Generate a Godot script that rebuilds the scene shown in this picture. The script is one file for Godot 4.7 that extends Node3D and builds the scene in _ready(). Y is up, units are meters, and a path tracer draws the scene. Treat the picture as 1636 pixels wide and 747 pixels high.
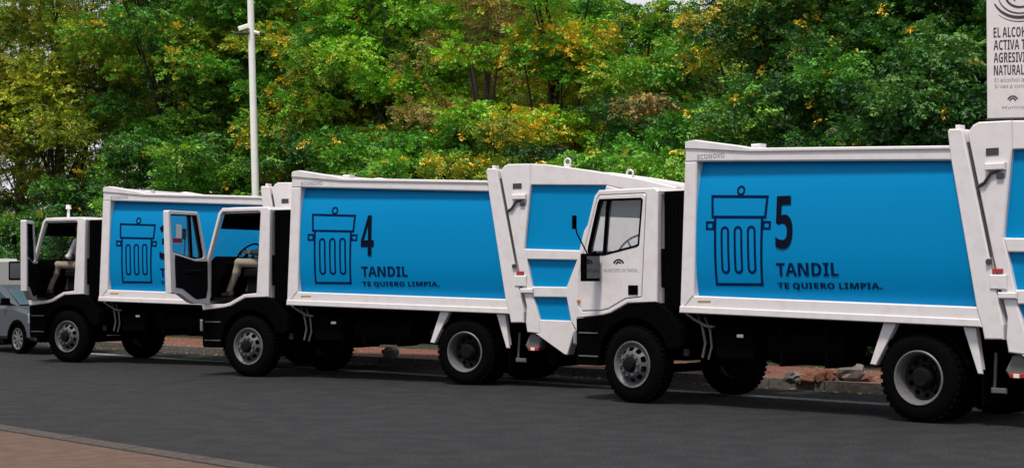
extends Node3D

# ---------------------------------------------------------------- state
var M := {}                       # materials
var XF := Transform3D()           # every vertex goes through this
var taken := {}
var rng := RandomNumberGenerator.new()
var smooth_id := 1
const SIDE := 1.2                 # near side plane of a truck, from its middle

# far gutter line and its directions on the ground
const GUTTER := Vector3(-0.13, 0, -26.3)
const ALONG := Vector3(0.698, 0, 0.716)
const AWAY := Vector3(0.716, 0, -0.698)


func _ready() -> void:
	rng.seed = 77
	# ------------------------------------------------------------ camera, sky, sun
	var cam := Camera3D.new()
	cam.name = "camera"
	cam.position = Vector3(0, 1.623, 0)
	cam.rotation.x = 0.02673
	cam.keep_aspect = Camera3D.KEEP_HEIGHT
	cam.fov = rad_to_deg(2.0 * atan(373.5 / 2632.0))
	cam.near = 0.1
	cam.far = 900.0
	add_child(cam)
	cam.current = true

	var env := Environment.new()
	var sky_mat := ProceduralSkyMaterial.new()
	sky_mat.sky_top_color = Color(0.80, 0.83, 0.88)
	sky_mat.sky_horizon_color = Color(0.93, 0.91, 0.93)
	sky_mat.sky_curve = 0.2
	sky_mat.sky_energy_multiplier = 0.95
	sky_mat.ground_bottom_color = Color(0.13, 0.13, 0.13)
	sky_mat.ground_horizon_color = Color(0.3, 0.3, 0.3)
	sky_mat.sun_angle_max = 1.0
	var sky := Sky.new()
	sky.sky_material = sky_mat
	env.background_mode = Environment.BG_SKY
	env.sky = sky
	env.tonemap_mode = Environment.TONE_MAPPER_LINEAR
	env.tonemap_exposure = 1.18
	env.sdfgi_enabled = true
	env.ssao_enabled = true
	env.ssil_enabled = true
	var we := WorldEnvironment.new()
	we.name = "world_environment"
	we.environment = env
	add_child(we)

	var sun := DirectionalLight3D.new()
	sun.name = "sun"
	sun.light_color = Color(1.0, 0.96, 0.9)
	sun.light_energy = 1.05
	sun.light_angular_distance = 10.0
	sun.shadow_enabled = true
	sun.rotation_degrees = Vector3(-66, -28, 0)
	add_child(sun)

	make_materials()
	build_ground()
	build_trees()
	build_trucks()
	build_street_things()


# ================================================================ helpers
func lin(r: float, g: float, b: float, a := 1.0) -> Color:
	var c := Color(r, g, b).linear_to_srgb()
	c.a = a
	return c


func noise_tex(freq: float, lo: Color, hi: Color, size := 512, octaves := 4, seed_ := 1, p0 := 0.3, p1 := 0.7, cellular := false) -> NoiseTexture2D:
	var n := FastNoiseLite.new()
	n.seed = seed_
	n.noise_type = FastNoiseLite.TYPE_CELLULAR if cellular else FastNoiseLite.TYPE_SIMPLEX_SMOOTH
	n.frequency = freq
	n.fractal_octaves = octaves
	var t := NoiseTexture2D.new()
	t.width = size
	t.height = size
	t.seamless = true
	t.noise = n
	var g := Gradient.new()
	g.offsets = PackedFloat32Array([p0, p1])
	g.colors = PackedColorArray([lo, hi])
	t.color_ramp = g
	return t


func noise_normal(freq: float, strength: float, seed_ := 3, size := 512) -> NoiseTexture2D:
	var n := FastNoiseLite.new()
	n.seed = seed_
	n.noise_type = FastNoiseLite.TYPE_SIMPLEX_SMOOTH
	n.frequency = freq
	n.fractal_octaves = 4
	var t := NoiseTexture2D.new()
	t.width = size
	t.height = size
	t.seamless = true
	t.as_normal_map = true
	t.bump_strength = strength
	t.noise = n
	return t


func mat(key: String, c: Color, rough := 0.6, metal := 0.0, tex: Texture2D = null, scale := 1.0, normal: Texture2D = null, nstr := 1.0) -> StandardMaterial3D:
	var m := StandardMaterial3D.new()
	m.resource_name = key
	m.albedo_color = c
	m.roughness = rough
	m.metallic = metal
	if tex or normal:
		m.uv1_triplanar = true
		m.uv1_world_triplanar = true
		m.uv1_scale = Vector3.ONE * scale
	if tex:
		m.albedo_texture = tex
	if normal:
		m.normal_enabled = true
		m.normal_texture = normal
		m.normal_scale = nstr
	M[key] = m
	return m


func glass(key: String, c: Color, alpha: float) -> void:
	var m := StandardMaterial3D.new()
	m.resource_name = key
	c.a = alpha
	m.albedo_color = c
	m.transparency = BaseMaterial3D.TRANSPARENCY_ALPHA
	m.roughness = 0.03
	M[key] = m


func make_materials() -> void:
	var grime := noise_tex(0.012, Color(0.97, 0.967, 0.96), Color(1, 1, 1), 512, 5, 4, 0.2, 0.55)
	var wear := noise_tex(0.03, Color(0.72, 0.72, 0.72), Color(1, 1, 1), 512, 5, 9, 0.3, 0.65)
	var paint := mat("white_paint", lin(0.70, 0.672, 0.692), 0.42, 0.0, grime, 0.7)
	paint.clearcoat_enabled = true
	paint.clearcoat = 0.2
	paint.clearcoat_roughness = 0.15
	paint.uv1_world_triplanar = false
	var blue := mat("blue_paint", lin(0.0, 0.225, 0.51), 0.45)
	blue.metallic_specular = 0.2
	blue.uv1_world_triplanar = false
	mat("navy_vinyl", lin(0.003, 0.014, 0.065), 0.5)
	mat("black_vinyl", lin(0.006, 0.008, 0.02), 0.5)
	mat("black_plastic", lin(0.003, 0.003, 0.0034), 0.8, 0.0, wear, 2.0)
	mat("chassis_black", lin(0.003, 0.003, 0.0034), 0.7, 0.0, wear, 2.0)
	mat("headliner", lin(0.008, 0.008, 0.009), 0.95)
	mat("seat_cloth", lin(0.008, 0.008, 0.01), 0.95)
	mat("tyre_rubber", lin(0.0045, 0.0045, 0.005), 0.95, 0.0, wear, 3.0)
	mat("wheel_steel", lin(0.11, 0.11, 0.115), 0.55, 0.2, wear, 4.0)
	mat("dark_wheel_steel", lin(0.035, 0.036, 0.04), 0.5, 0.3, wear, 4.0)
	mat("rim_lip", lin(0.18, 0.18, 0.19), 0.5, 0.2, wear, 4.0)
	mat("hub_grey", lin(0.010, 0.010, 0.010), 0.8, 0.0)
	mat("dark_steel", lin(0.06, 0.06, 0.062), 0.45, 0.4)
	mat("bare_steel", lin(0.2, 0.2, 0.2), 0.35, 0.6)
	mat("grey_plastic", lin(0.12, 0.12, 0.12), 0.6)
	mat("red_lens", lin(0.35, 0.03, 0.03), 0.25)
	mat("pale_lens", lin(0.75, 0.72, 0.68), 0.2)
	mat("amber_lens", lin(0.6, 0.2, 0.02), 0.2)
	mat("mirror_glass", lin(0.10, 0.11, 0.12), 0.08, 0.9)
	for k in ["navy_vinyl", "black_vinyl", "hub_grey", "dark_wheel_steel", "black_plastic", "chassis_black", "tyre_rubber", "headliner", "seat_cloth"]:
		M[k].metallic_specular = 0.06
	glass("window_glass", Color(0.45, 0.55, 0.6), 0.12)
	glass("tinted_glass", Color(0.05, 0.06, 0.07), 0.55)
	glass("lamp_glass", Color(0.8, 0.85, 0.9), 0.3)
	mat("gold_label", lin(0.35, 0.26, 0.08), 0.5)
	mat("pale_print", lin(0.30, 0.30, 0.33), 0.5)
	mat("sticker_white", lin(0.7, 0.7, 0.66), 0.5)
	# street
	var asphalt_tex := noise_tex(0.11, Color(0.35, 0.35, 0.36), Color(1, 0.99, 0.99), 1024, 3, 11, 0.3, 0.7)
	var asphalt := mat("asphalt", lin(0.035, 0.0355, 0.0395), 0.9, 0.0, asphalt_tex, 0.26, noise_normal(0.2, 8.0, 5, 1024), 1.0)
	var patches := noise_tex(0.014, Color(0.70, 0.70, 0.73), Color(1, 1, 1), 1024, 7, 21, 0.3, 0.7)
	asphalt.detail_enabled = true
	asphalt.detail_blend_mode = BaseMaterial3D.BLEND_MODE_MUL
	asphalt.detail_albedo = patches
	asphalt.detail_uv_layer = BaseMaterial3D.DETAIL_UV_2
	asphalt.uv2_triplanar = true
	asphalt.uv2_world_triplanar = true
	asphalt.uv2_scale = Vector3.ONE * 0.11
	var conc := noise_tex(0.04, Color(0.7, 0.69, 0.67), Color(1, 1, 1), 512, 5, 31, 0.25, 0.75)
	mat("gutter_concrete", lin(0.30, 0.29, 0.28), 0.85, 0.0, conc, 0.5)
	mat("kerb_concrete", lin(0.15, 0.143, 0.135), 0.85, 0.0, conc, 0.6)
	mat("near_kerb", lin(0.075, 0.056, 0.047), 0.85, 0.0, conc, 0.6)
	mat("brown_paving", lin(0.105, 0.057, 0.037), 0.85, 0.0, noise_tex(0.02, Color(0.88, 0.87, 0.86), Color(1, 1, 1), 512, 5, 41, 0.25, 0.7), 0.35, noise_normal(0.1, 3.0, 6), 0.15)
	mat("red_pavers", lin(0.27, 0.115, 0.085), 0.9, 0.0, noise_tex(0.06, Color(0.6, 0.55, 0.55), Color(1, 1, 1), 512, 4, 51, 0.3, 0.7), 0.6)
	mat("verge_soil", lin(0.05, 0.045, 0.02), 0.95, 0.0, noise_tex(0.03, Color(0.4, 0.6, 0.3), Color(1, 1, 1), 512, 5, 61, 0.3, 0.7), 0.3)
	mat("pale_stone", lin(0.22, 0.2, 0.19), 0.85, 0.0, conc, 1.5)
	mat("rubble_red", lin(0.24, 0.10, 0.06), 0.9, 0.0, noise_tex(0.08, Color(0.5, 0.45, 0.45), Color(1, 1, 1), 256, 4, 71), 2.0)
	mat("pole_paint", lin(0.80, 0.81, 0.76), 0.4, 0.0, grime, 0.8)
	mat("sign_board", lin(0.66, 0.62, 0.62), 0.5, 0.0, grime, 0.5)
	mat("sign_ink", lin(0.03, 0.022, 0.03), 0.6)
	mat("sign_grey_ink", lin(0.22, 0.2, 0.21), 0.6)
	# plants
	mat("bark_dark", lin(0.035, 0.027, 0.02), 0.95, 0.0, wear, 2.5)
	mat("bark_grey", lin(0.16, 0.13, 0.10), 0.95, 0.0, wear, 2.5)
	var leaf := mat("leaf", Color(1, 1, 1), 0.55)
	leaf.vertex_color_use_as_albedo = true
	leaf.cull_mode = BaseMaterial3D.CULL_DISABLED
	leaf.backlight_enabled = true
	leaf.backlight = Color(0.6, 0.62, 0.3)
	var litter := mat("litter_leaf", Color(1, 1, 1), 0.8)
	litter.vertex_color_use_as_albedo = true
	# cars and people
	var silver := mat("silver_paint", lin(0.06, 0.072, 0.088), 0.4, 0.2)
	var vanp := mat("van_paint", lin(0.5, 0.5, 0.5), 0.35)
	vanp.clearcoat_enabled = true
	mat("dark_window", lin(0.012, 0.014, 0.016), 0.08)
	mat("blue_window", lin(0.05, 0.09, 0.12), 0.08)
	var body := mat("person_body", Color(1, 1, 1), 0.8)
	body.vertex_color_use_as_albedo = true


func numbered(called: String) -> String:
	var k: int = taken.get(called, 0)
	taken[called] = k + 1
	return called if k == 0 else "%s_%03d" % [called, k]


func tag(o: Node, label: String, category: String, group := "", kind := "") -> Node:
	o.set_meta("label", label)
	if category:
		o.set_meta("category", category)
	if group:
		o.set_meta("group", group)
	if kind:
		o.set_meta("kind", kind)
	return o


func thing(called: String, label: String, category: String, at := Vector3.ZERO, turn := 0.0, group := "") -> Node3D:
	var o := Node3D.new()
	o.name = numbered(called)
	add_child(o)
	o.position = at
	o.rotation.y = turn
	tag(o, label, category, group)
	return o


func S() -> SurfaceTool:
	var st := SurfaceTool.new()
	st.begin(Mesh.PRIMITIVE_TRIANGLES)
	st.set_smooth_group(-1)
	return st


func obj(called: String, st: SurfaceTool, m: String, parent: Node = null, offset := Vector3.ZERO) -> MeshInstance3D:
	st.generate_normals()
	var mi := MeshInstance3D.new()
	mi.mesh = st.commit()
	mi.material_override = M[m]
	mi.position = offset
	if parent == null:
		mi.name = numbered(called)
		add_child(mi)
	else:
		mi.name = called
		parent.add_child(mi, true)
	return mi


func part(called: String, mesh: Mesh, m: String, parent: Node, xf := Transform3D()) -> MeshInstance3D:
	var mi := MeshInstance3D.new()
	mi.mesh = mesh
	mi.material_override = M[m]
	mi.transform = xf
	mi.name = called
	parent.add_child(mi, true)
	return mi


func structure(called: String, st: SurfaceTool, m: String, label: String) -> MeshInstance3D:
	var o := obj(called, st, m)
	o.set_meta("kind", "structure")
	o.set_meta("label", label)
	return o


func tri(st: SurfaceTool, a: Vector3, b: Vector3, c: Vector3) -> void:
	st.add_vertex(XF * a)
	st.add_vertex(XF * b)
	st.add_vertex(XF * c)


func quad(st: SurfaceTool, a: Vector3, b: Vector3, c: Vector3, d: Vector3) -> void:
	tri(st, a, b, c)
	tri(st, a, c, d)


func area2(p: PackedVector2Array) -> float:
	var s := 0.0
	for i in p.size():
		var q := p[(i + 1) % p.size()]
		s += p[i].x * q.y - q.x * p[i].y
	return s * 0.5


func inset(p: PackedVector2Array, by: float) -> PackedVector2Array:
	var out := PackedVector2Array()
	var n := p.size()
	var sg := signf(area2(p))
	for i in n:
		var e0 := (p[i] - p[(i + n - 1) % n]).normalized()
		var e1 := (p[(i + 1) % n] - p[i]).normalized()
		var n0 := Vector2(-e0.y, e0.x) * sg
		var n1 := Vector2(-e1.y, e1.x) * sg
		var m := n0 + n1
		var l := m.length_squared()
		m = n0 if l < 0.05 else m * (2.0 / l)
		if m.length() > 2.5:
			m = m.normalized() * 2.5
		out.append(p[i] + m * by)
	return out


# polygon in x,y run from z0 to z1 with chamfered rims
func prism(st: SurfaceTool, pts: Array, z0: float, z1: float, bev := 0.0) -> void:
	st.set_smooth_group(-1)
	var p := PackedVector2Array(pts)
	if area2(p) < 0.0:
		p.reverse()
	var n := p.size()
	var cap := inset(p, bev) if bev > 0.0 else p
	var ids := Geometry2D.triangulate_polygon(cap)
	for k in range(0, ids.size(), 3):
		var a := cap[ids[k]]
		var b := cap[ids[k + 1]]
		var c := cap[ids[k + 2]]
		tri(st, Vector3(a.x, a.y, z1), Vector3(c.x, c.y, z1), Vector3(b.x, b.y, z1))
		tri(st, Vector3(a.x, a.y, z0), Vector3(b.x, b.y, z0), Vector3(c.x, c.y, z0))
	for i in n:
		var j := (i + 1) % n
		var za := z0 + bev
		var zb := z1 - bev
		quad(st, Vector3(p[i].x, p[i].y, za), Vector3(p[i].x, p[i].y, zb), Vector3(p[j].x, p[j].y, zb), Vector3(p[j].x, p[j].y, za))
		if bev > 0.0:
			quad(st, Vector3(p[i].x, p[i].y, zb), Vector3(cap[i].x, cap[i].y, z1), Vector3(cap[j].x, cap[j].y, z1), Vector3(p[j].x, p[j].y, zb))
			quad(st, Vector3(cap[i].x, cap[i].y, z0), Vector3(p[i].x, p[i].y, za), Vector3(p[j].x, p[j].y, za), Vector3(cap[j].x, cap[j].y, z0))


func box(st: SurfaceTool, x0: float, x1: float, y0: float, y1: float, z0: float, z1: float, bev := 0.0) -> void:
	prism(st, [Vector2(x0, y0), Vector2(x1, y0), Vector2(x1, y1), Vector2(x0, y1)], z0, z1, bev)


# a frame between two loops of equally many points
func ring(st: SurfaceTool, outer: Array, inner: Array, z0: float, z1: float, bev := 0.0) -> void:
	st.set_smooth_group(-1)
	var n := outer.size()
	var oc := inset(PackedVector2Array(outer), bev)
	var ic := inset(PackedVector2Array(inner), -bev)
	for i in n:
		var j := (i + 1) % n
		var a: Vector2 = outer[i]
		var b: Vector2 = outer[j]
		var c: Vector2 = inner[j]
		var d: Vector2 = inner[i]
		quad(st, Vector3(oc[i].x, oc[i].y, z1), Vector3(oc[j].x, oc[j].y, z1), Vector3(ic[j].x, ic[j].y, z1), Vector3(ic[i].x, ic[i].y, z1))
		quad(st, Vector3(oc[i].x, oc[i].y, z0), Vector3(ic[i].x, ic[i].y, z0), Vector3(ic[j].x, ic[j].y, z0), Vector3(oc[j].x, oc[j].y, z0))
		quad(st, Vector3(a.x, a.y, z0 + bev), Vector3(b.x, b.y, z0 + bev), Vector3(b.x, b.y, z1 - bev), Vector3(a.x, a.y, z1 - bev))
		quad(st, Vector3(d.x, d.y, z0 + bev), Vector3(d.x, d.y, z1 - bev), Vector3(c.x, c.y, z1 - bev), Vector3(c.x, c.y, z0 + bev))
		if bev > 0.0:
			quad(st, Vector3(a.x, a.y, z1 - bev), Vector3(b.x, b.y, z1 - bev), Vector3(oc[j].x, oc[j].y, z1), Vector3(oc[i].x, oc[i].y, z1))
			quad(st, Vector3(ic[i].x, ic[i].y, z1), Vector3(ic[j].x, ic[j].y, z1), Vector3(c.x, c.y, z1 - bev), Vector3(d.x, d.y, z1 - bev))
			quad(st, Vector3(oc[i].x, oc[i].y, z0), Vector3(oc[j].x, oc[j].y, z0), Vector3(b.x, b.y, z0 + bev), Vector3(a.x, a.y, z0 + bev))
			quad(st, Vector3(d.x, d.y, z0 + bev), Vector3(c.x, c.y, z0 + bev), Vector3(ic[j].x, ic[j].y, z0), Vector3(ic[i].x, ic[i].y, z0))


func tube(st: SurfaceTool, pts: Array, r0: float, r1: float, n := 8) -> void:
	smooth_id += 1
	var g := smooth_id
	var rows := []
	var side := Vector3.ZERO
	for i in pts.size():
		var a: Vector3 = pts[maxi(i - 1, 0)]
		var b: Vector3 = pts[mini(i + 1, pts.size() - 1)]
		var d := (b - a).normalized()
		if i == 0:
			side = d.cross(Vector3.UP if absf(d.y) < 0.9 else Vector3.RIGHT).normalized()
		else:
			side = (side - d * side.dot(d)).normalized()
		var up := side.cross(d)
		var r := lerpf(r0, r1, float(i) / maxi(pts.size() - 1, 1))
		var row := []
		for k in n:
			var an := TAU * k / n
			row.append(pts[i] + (side * cos(an) + up * sin(an)) * r)
		rows.append(row)
	for i in rows.size() - 1:
		for k in n:
			st.set_smooth_group(g)
			var kk := (k + 1) % n
			quad(st, rows[i][k], rows[i][kk], rows[i + 1][kk], rows[i + 1][k])
	st.set_smooth_group(-1)
	for k in n:
		var kk := (k + 1) % n
		tri(st, pts[0], rows[0][kk], rows[0][k])
		tri(st, pts[-1], rows[-1][k], rows[-1][kk])
	st.set_smooth_group(-1)


# profile of (radius, height along z) turned about the z axis
func lathe(st: SurfaceTool, prof: Array, n := 28, at := Vector3.ZERO) -> void:
	var g := 0
	smooth_id += 1
	g = smooth_id
	for i in prof.size() - 1:
		var a: Vector2 = prof[i]
		var b: Vector2 = prof[i + 1]
		if i > 0:
			var c: Vector2 = prof[i - 1]
			if absf((a - c).angle_to(b - a)) > 0.6:
				smooth_id += 1
				g = smooth_id
		st.set_smooth_group(g)
		for k in n:
			var a0 := TAU * k / n
			var a1 := TAU * (k + 1) / n
			var p0 := at + Vector3(a.x * cos(a0), a.x * sin(a0), a.y)
			var p1 := at + Vector3(a.x * cos(a1), a.x * sin(a1), a.y)
			var p2 := at + Vector3(b.x * cos(a1), b.x * sin(a1), b.y)
			var p3 := at + Vector3(b.x * cos(a0), b.x * sin(a0), b.y)
			if a.x < 1e-5:
				tri(st, p0, p2, p3)
			elif b.x < 1e-5:
				tri(st, p0, p1, p2)
			else:
				quad(st, p0, p1, p2, p3)
	st.set_smooth_group(-1)


func torus_pts(c: Vector3, u: Vector3, v: Vector3, r: float, n := 20) -> Array:
	var out := []
	for i in n + 1:
		var a := TAU * i / n
		out.append(c + u * cos(a) * r + v * sin(a) * r)
	return out


# lettering fitted into a box in x,y at height z
func letters(called: String, s: String, x0: float, x1: float, y0: float, y1: float, z: float, m: String, parent: Node, bold := true, curved := false) -> MeshInstance3D:
	var f := SystemFont.new()
	f.font_names = PackedStringArray(["Droid Sans"])
	f.font_weight = 700 if bold else 400
	var tm := TextMesh.new()
	tm.text = s
	tm.font = f
	tm.font_size = 32
	tm.pixel_size = 0.02
	tm.depth = 0.003
	tm.curve_step = 1.0
	var bb := tm.get_aabb()
	var sc := Vector3((x1 - x0) / maxf(bb.size.x, 1e-4), (y1 - y0) / maxf(bb.size.y, 1e-4), 1.0)
	var xf := Transform3D(Basis.from_scale(sc), Vector3(x0 - bb.position.x * sc.x, y0 - bb.position.y * sc.y, z))
	if curved:
		var ym := (y0 + y1) * 0.5
		var lean := atan((panel_z(ym + 0.01) - panel_z(ym - 0.01)) / 0.02)
		xf = Transform3D(Basis(Vector3.RIGHT, lean), Vector3(0, ym, panel_z(ym) + 0.004)) * Transform3D(Basis(), Vector3(0, -ym, -z)) * xf
	return part(called, tm, m, parent, xf)


# ================================================================ ground
func strip(st: SurfaceTool, o: Vector3, u: Vector3, w: Vector3, a: float, b: float, y: float) -> void:
	# a sheet along u from a to b, and w wide
	var p := o + u * a
	var q := o + u * b
	quad(st, Vector3(p.x, y, p.z), Vector3(q.x, y, q.z), Vector3(q.x + w.x, y, q.z + w.z), Vector3(p.x + w.x, y, p.z + w.z))


func slab(st: SurfaceTool, o: Vector3, u: Vector3, w: Vector3, a: float, b: float, y0: float, y1: float, bev: float) -> void:
	# a block along u from a to b, |w| wide, with eased top edges
	var wl := w.length()
	var wn := w / wl
	var keep := XF
	XF = XF * Transform3D(Basis(wn, Vector3.UP, -u), o + u * a)
	box(st, 0.0, wl, y0, y1, -(b - a), 0.0, bev)
	XF = keep


func build_ground() -> void:
	var st := S()
	strip(st, Vector3(0, 0, 0), Vector3(1, 0, 0), Vector3(0, 0, -900), -450, 450, -0.004)
	strip(st, Vector3(0, 0, 60), Vector3(1, 0, 0), Vector3(0, 0, -60), -450, 450, -0.004)
	structure("road", st, "asphalt", "grey asphalt road running past the parked trucks")

	st = S()
	strip(st, GUTTER - AWAY * 0.17, ALONG, AWAY * 0.34, -60, 30, 0.003)
	structure("gutter_path", st, "gutter_concrete", "pale concrete gutter strip under the trucks")

	var kerb_o := GUTTER + AWAY * 1.62
	var far := S()
	slab(far, kerb_o + AWAY * 0.16, ALONG, AWAY * 2.9, -60, 30, -0.1, 0.125, 0.0)
	structure("pavement", far, "red_pavers", "reddish paved footway behind the trucks")
	var kerb := Node3D.new()
	kerb.name = "far_kerb"
	add_child(kerb)
	kerb.set_meta("kind", "structure")
	for i in 46:
		st = S()
		slab(st, kerb_o, ALONG, AWAY * 0.155, -28.0 + i * 1.0, -28.0 + i * 1.0 + 0.985, -0.1, 0.135 + rng.randf() * 0.006, 0.015)
		obj("kerb_stone", st, "kerb_concrete", kerb)
	st = S()
	slab(st, kerb_o + AWAY * 3.07, ALONG, AWAY * 300, -300, 200, -0.1, 0.13, 0.0)
	structure("verge_ground", st, "verge_soil", "dark soil and grass under the trees")

	# near footway, bottom left of the picture
	var ko := Vector3(-5.25, 0, -16.95)
	var ku := Vector3(0.66, 0, 0.7513)
	var kn := Vector3(-0.7513, 0, 0.66)
	var near := Node3D.new()
	near.name = "near_kerb"
	add_child(near)
	near.set_meta("kind", "structure")
	for i in 22:
		st = S()
		slab(st, ko, ku, kn * 0.24, -9.0 + i * 1.2, -9.0 + i * 1.2 + 1.19, -0.1, 0.12 + rng.randf() * 0.004, 0.02)
		obj("kerb_stone", st, "near_kerb", near)
	st = S()
	slab(st, ko + kn * 0.245, ku, kn * 30, -40, 40, -0.1, 0.112, 0.0)
	structure("near_pavement", st, "brown_paving", "brown paved footway on the near side of the road")

	# fallen leaves on the footway and in the gutter
	var mm := MultiMesh.new()
	mm.transform_format = MultiMesh.TRANSFORM_3D
	mm.use_colors = true
	var ls := S()
	quad(ls, Vector3(-0.05, 0, 0), Vector3(0, 0.008, -0.025), Vector3(0.05, 0.004, 0), Vector3(0, 0.008, 0.025))
	ls.generate_normals()
	mm.mesh = ls.commit()
	mm.instance_count = 1500
	for i in 1500:
		var t := rng.randf_range(-18, 14)
		var d := rng.randf_range(1.8, 4.6) if rng.randf() < 0.75 else rng.randf_range(1.2, 1.6)
		var p := GUTTER + ALONG * t + AWAY * d
		p.y = 0.131 if d > 1.62 else 0.006
		if d > 1.62 and d < 1.8:
			p.y = 0.145
		mm.set_instance_transform(i, Transform3D(Basis(Vector3.UP, rng.randf() * TAU).scaled(Vector3.ONE * rng.randf_range(0.6, 1.5)), p))
		var k := rng.randf()
		mm.set_instance_color(i, Color(0.45, 0.2, 0.06).lerp(Color(0.5, 0.36, 0.08), k) * rng.randf_range(0.5, 1.1))
	var mi := MultiMeshInstance3D.new()
	mi.name = "fallen_leaves"
	mi.multimesh = mm
	mi.material_override = M["litter_leaf"]
	add_child(mi)
	mi.set_meta("kind", "stuff")
	mi.set_meta("label", "orange and brown fallen leaves on the footway")


# ================================================================ trees
var spray_mesh: ArrayMesh
var sprays := 0


func make_spray(leaves: int, length: float, ll: float, lw: float) -> ArrayMesh:
	# the end of a twig: leaves all round it, each folded along its middle
	var st := S()
	for i in leaves:
		var t := 0.1 + 0.9 * float(i) / (leaves - 1)
		var c := Vector3(length * t, -0.3 * length * t * t, 0) + Vector3(rng.randf_range(-0.03, 0.03), rng.randf_range(-0.05, 0.05), rng.randf_range(-0.07, 0.07))
		var turn := 2.4 * i + rng.randf_range(-0.5, 0.5)
		var d := Vector3(0.5, 0.35 * sin(turn) - 0.25, cos(turn)).normalized()
		var l := ll * rng.randf_range(0.75, 1.25)
		var tip := c + d * l
		var mid := c + d * l * 0.45
		var across := d.cross(Vector3(rng.randf_range(-0.6, 0.6), 1, rng.randf_range(-0.6, 0.6)).normalized()).normalized() * lw * 0.5
		tri(st, c, mid + across + Vector3(0, 0.010, 0), tip)
		tri(st, c, tip, mid - across + Vector3(0, 0.010, 0))
	st.generate_normals()
	return st.commit()


# tones: pairs of dark and light linear colours a crown is mixed from
func tones(kind: String) -> Array:
	match kind:
		"dark": return [Color(0.008, 0.038, 0.012), Color(0.036, 0.15, 0.026), Color(0.13, 0.29, 0.045)]
		"green": return [Color(0.018, 0.085, 0.014), Color(0.11, 0.37, 0.032), Color(0.34, 0.58, 0.06)]
		"bright": return [Color(0.04, 0.17, 0.016), Color(0.21, 0.55, 0.03), Color(0.54, 0.72, 0.065)]
		"olive": return [Color(0.045, 0.11, 0.012), Color(0.30, 0.42, 0.03), Color(0.62, 0.64, 0.065)]
		"yellow": return [Color(0.17, 0.19, 0.012), Color(0.62, 0.50, 0.028), Color(0.90, 0.58, 0.04)]
		"rust": return [Color(0.10, 0.085, 0.02), Color(0.40, 0.28, 0.10), Color(0.60, 0.42, 0.16)]
	return [Color.WHITE, Color.WHITE, Color.WHITE]


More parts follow.
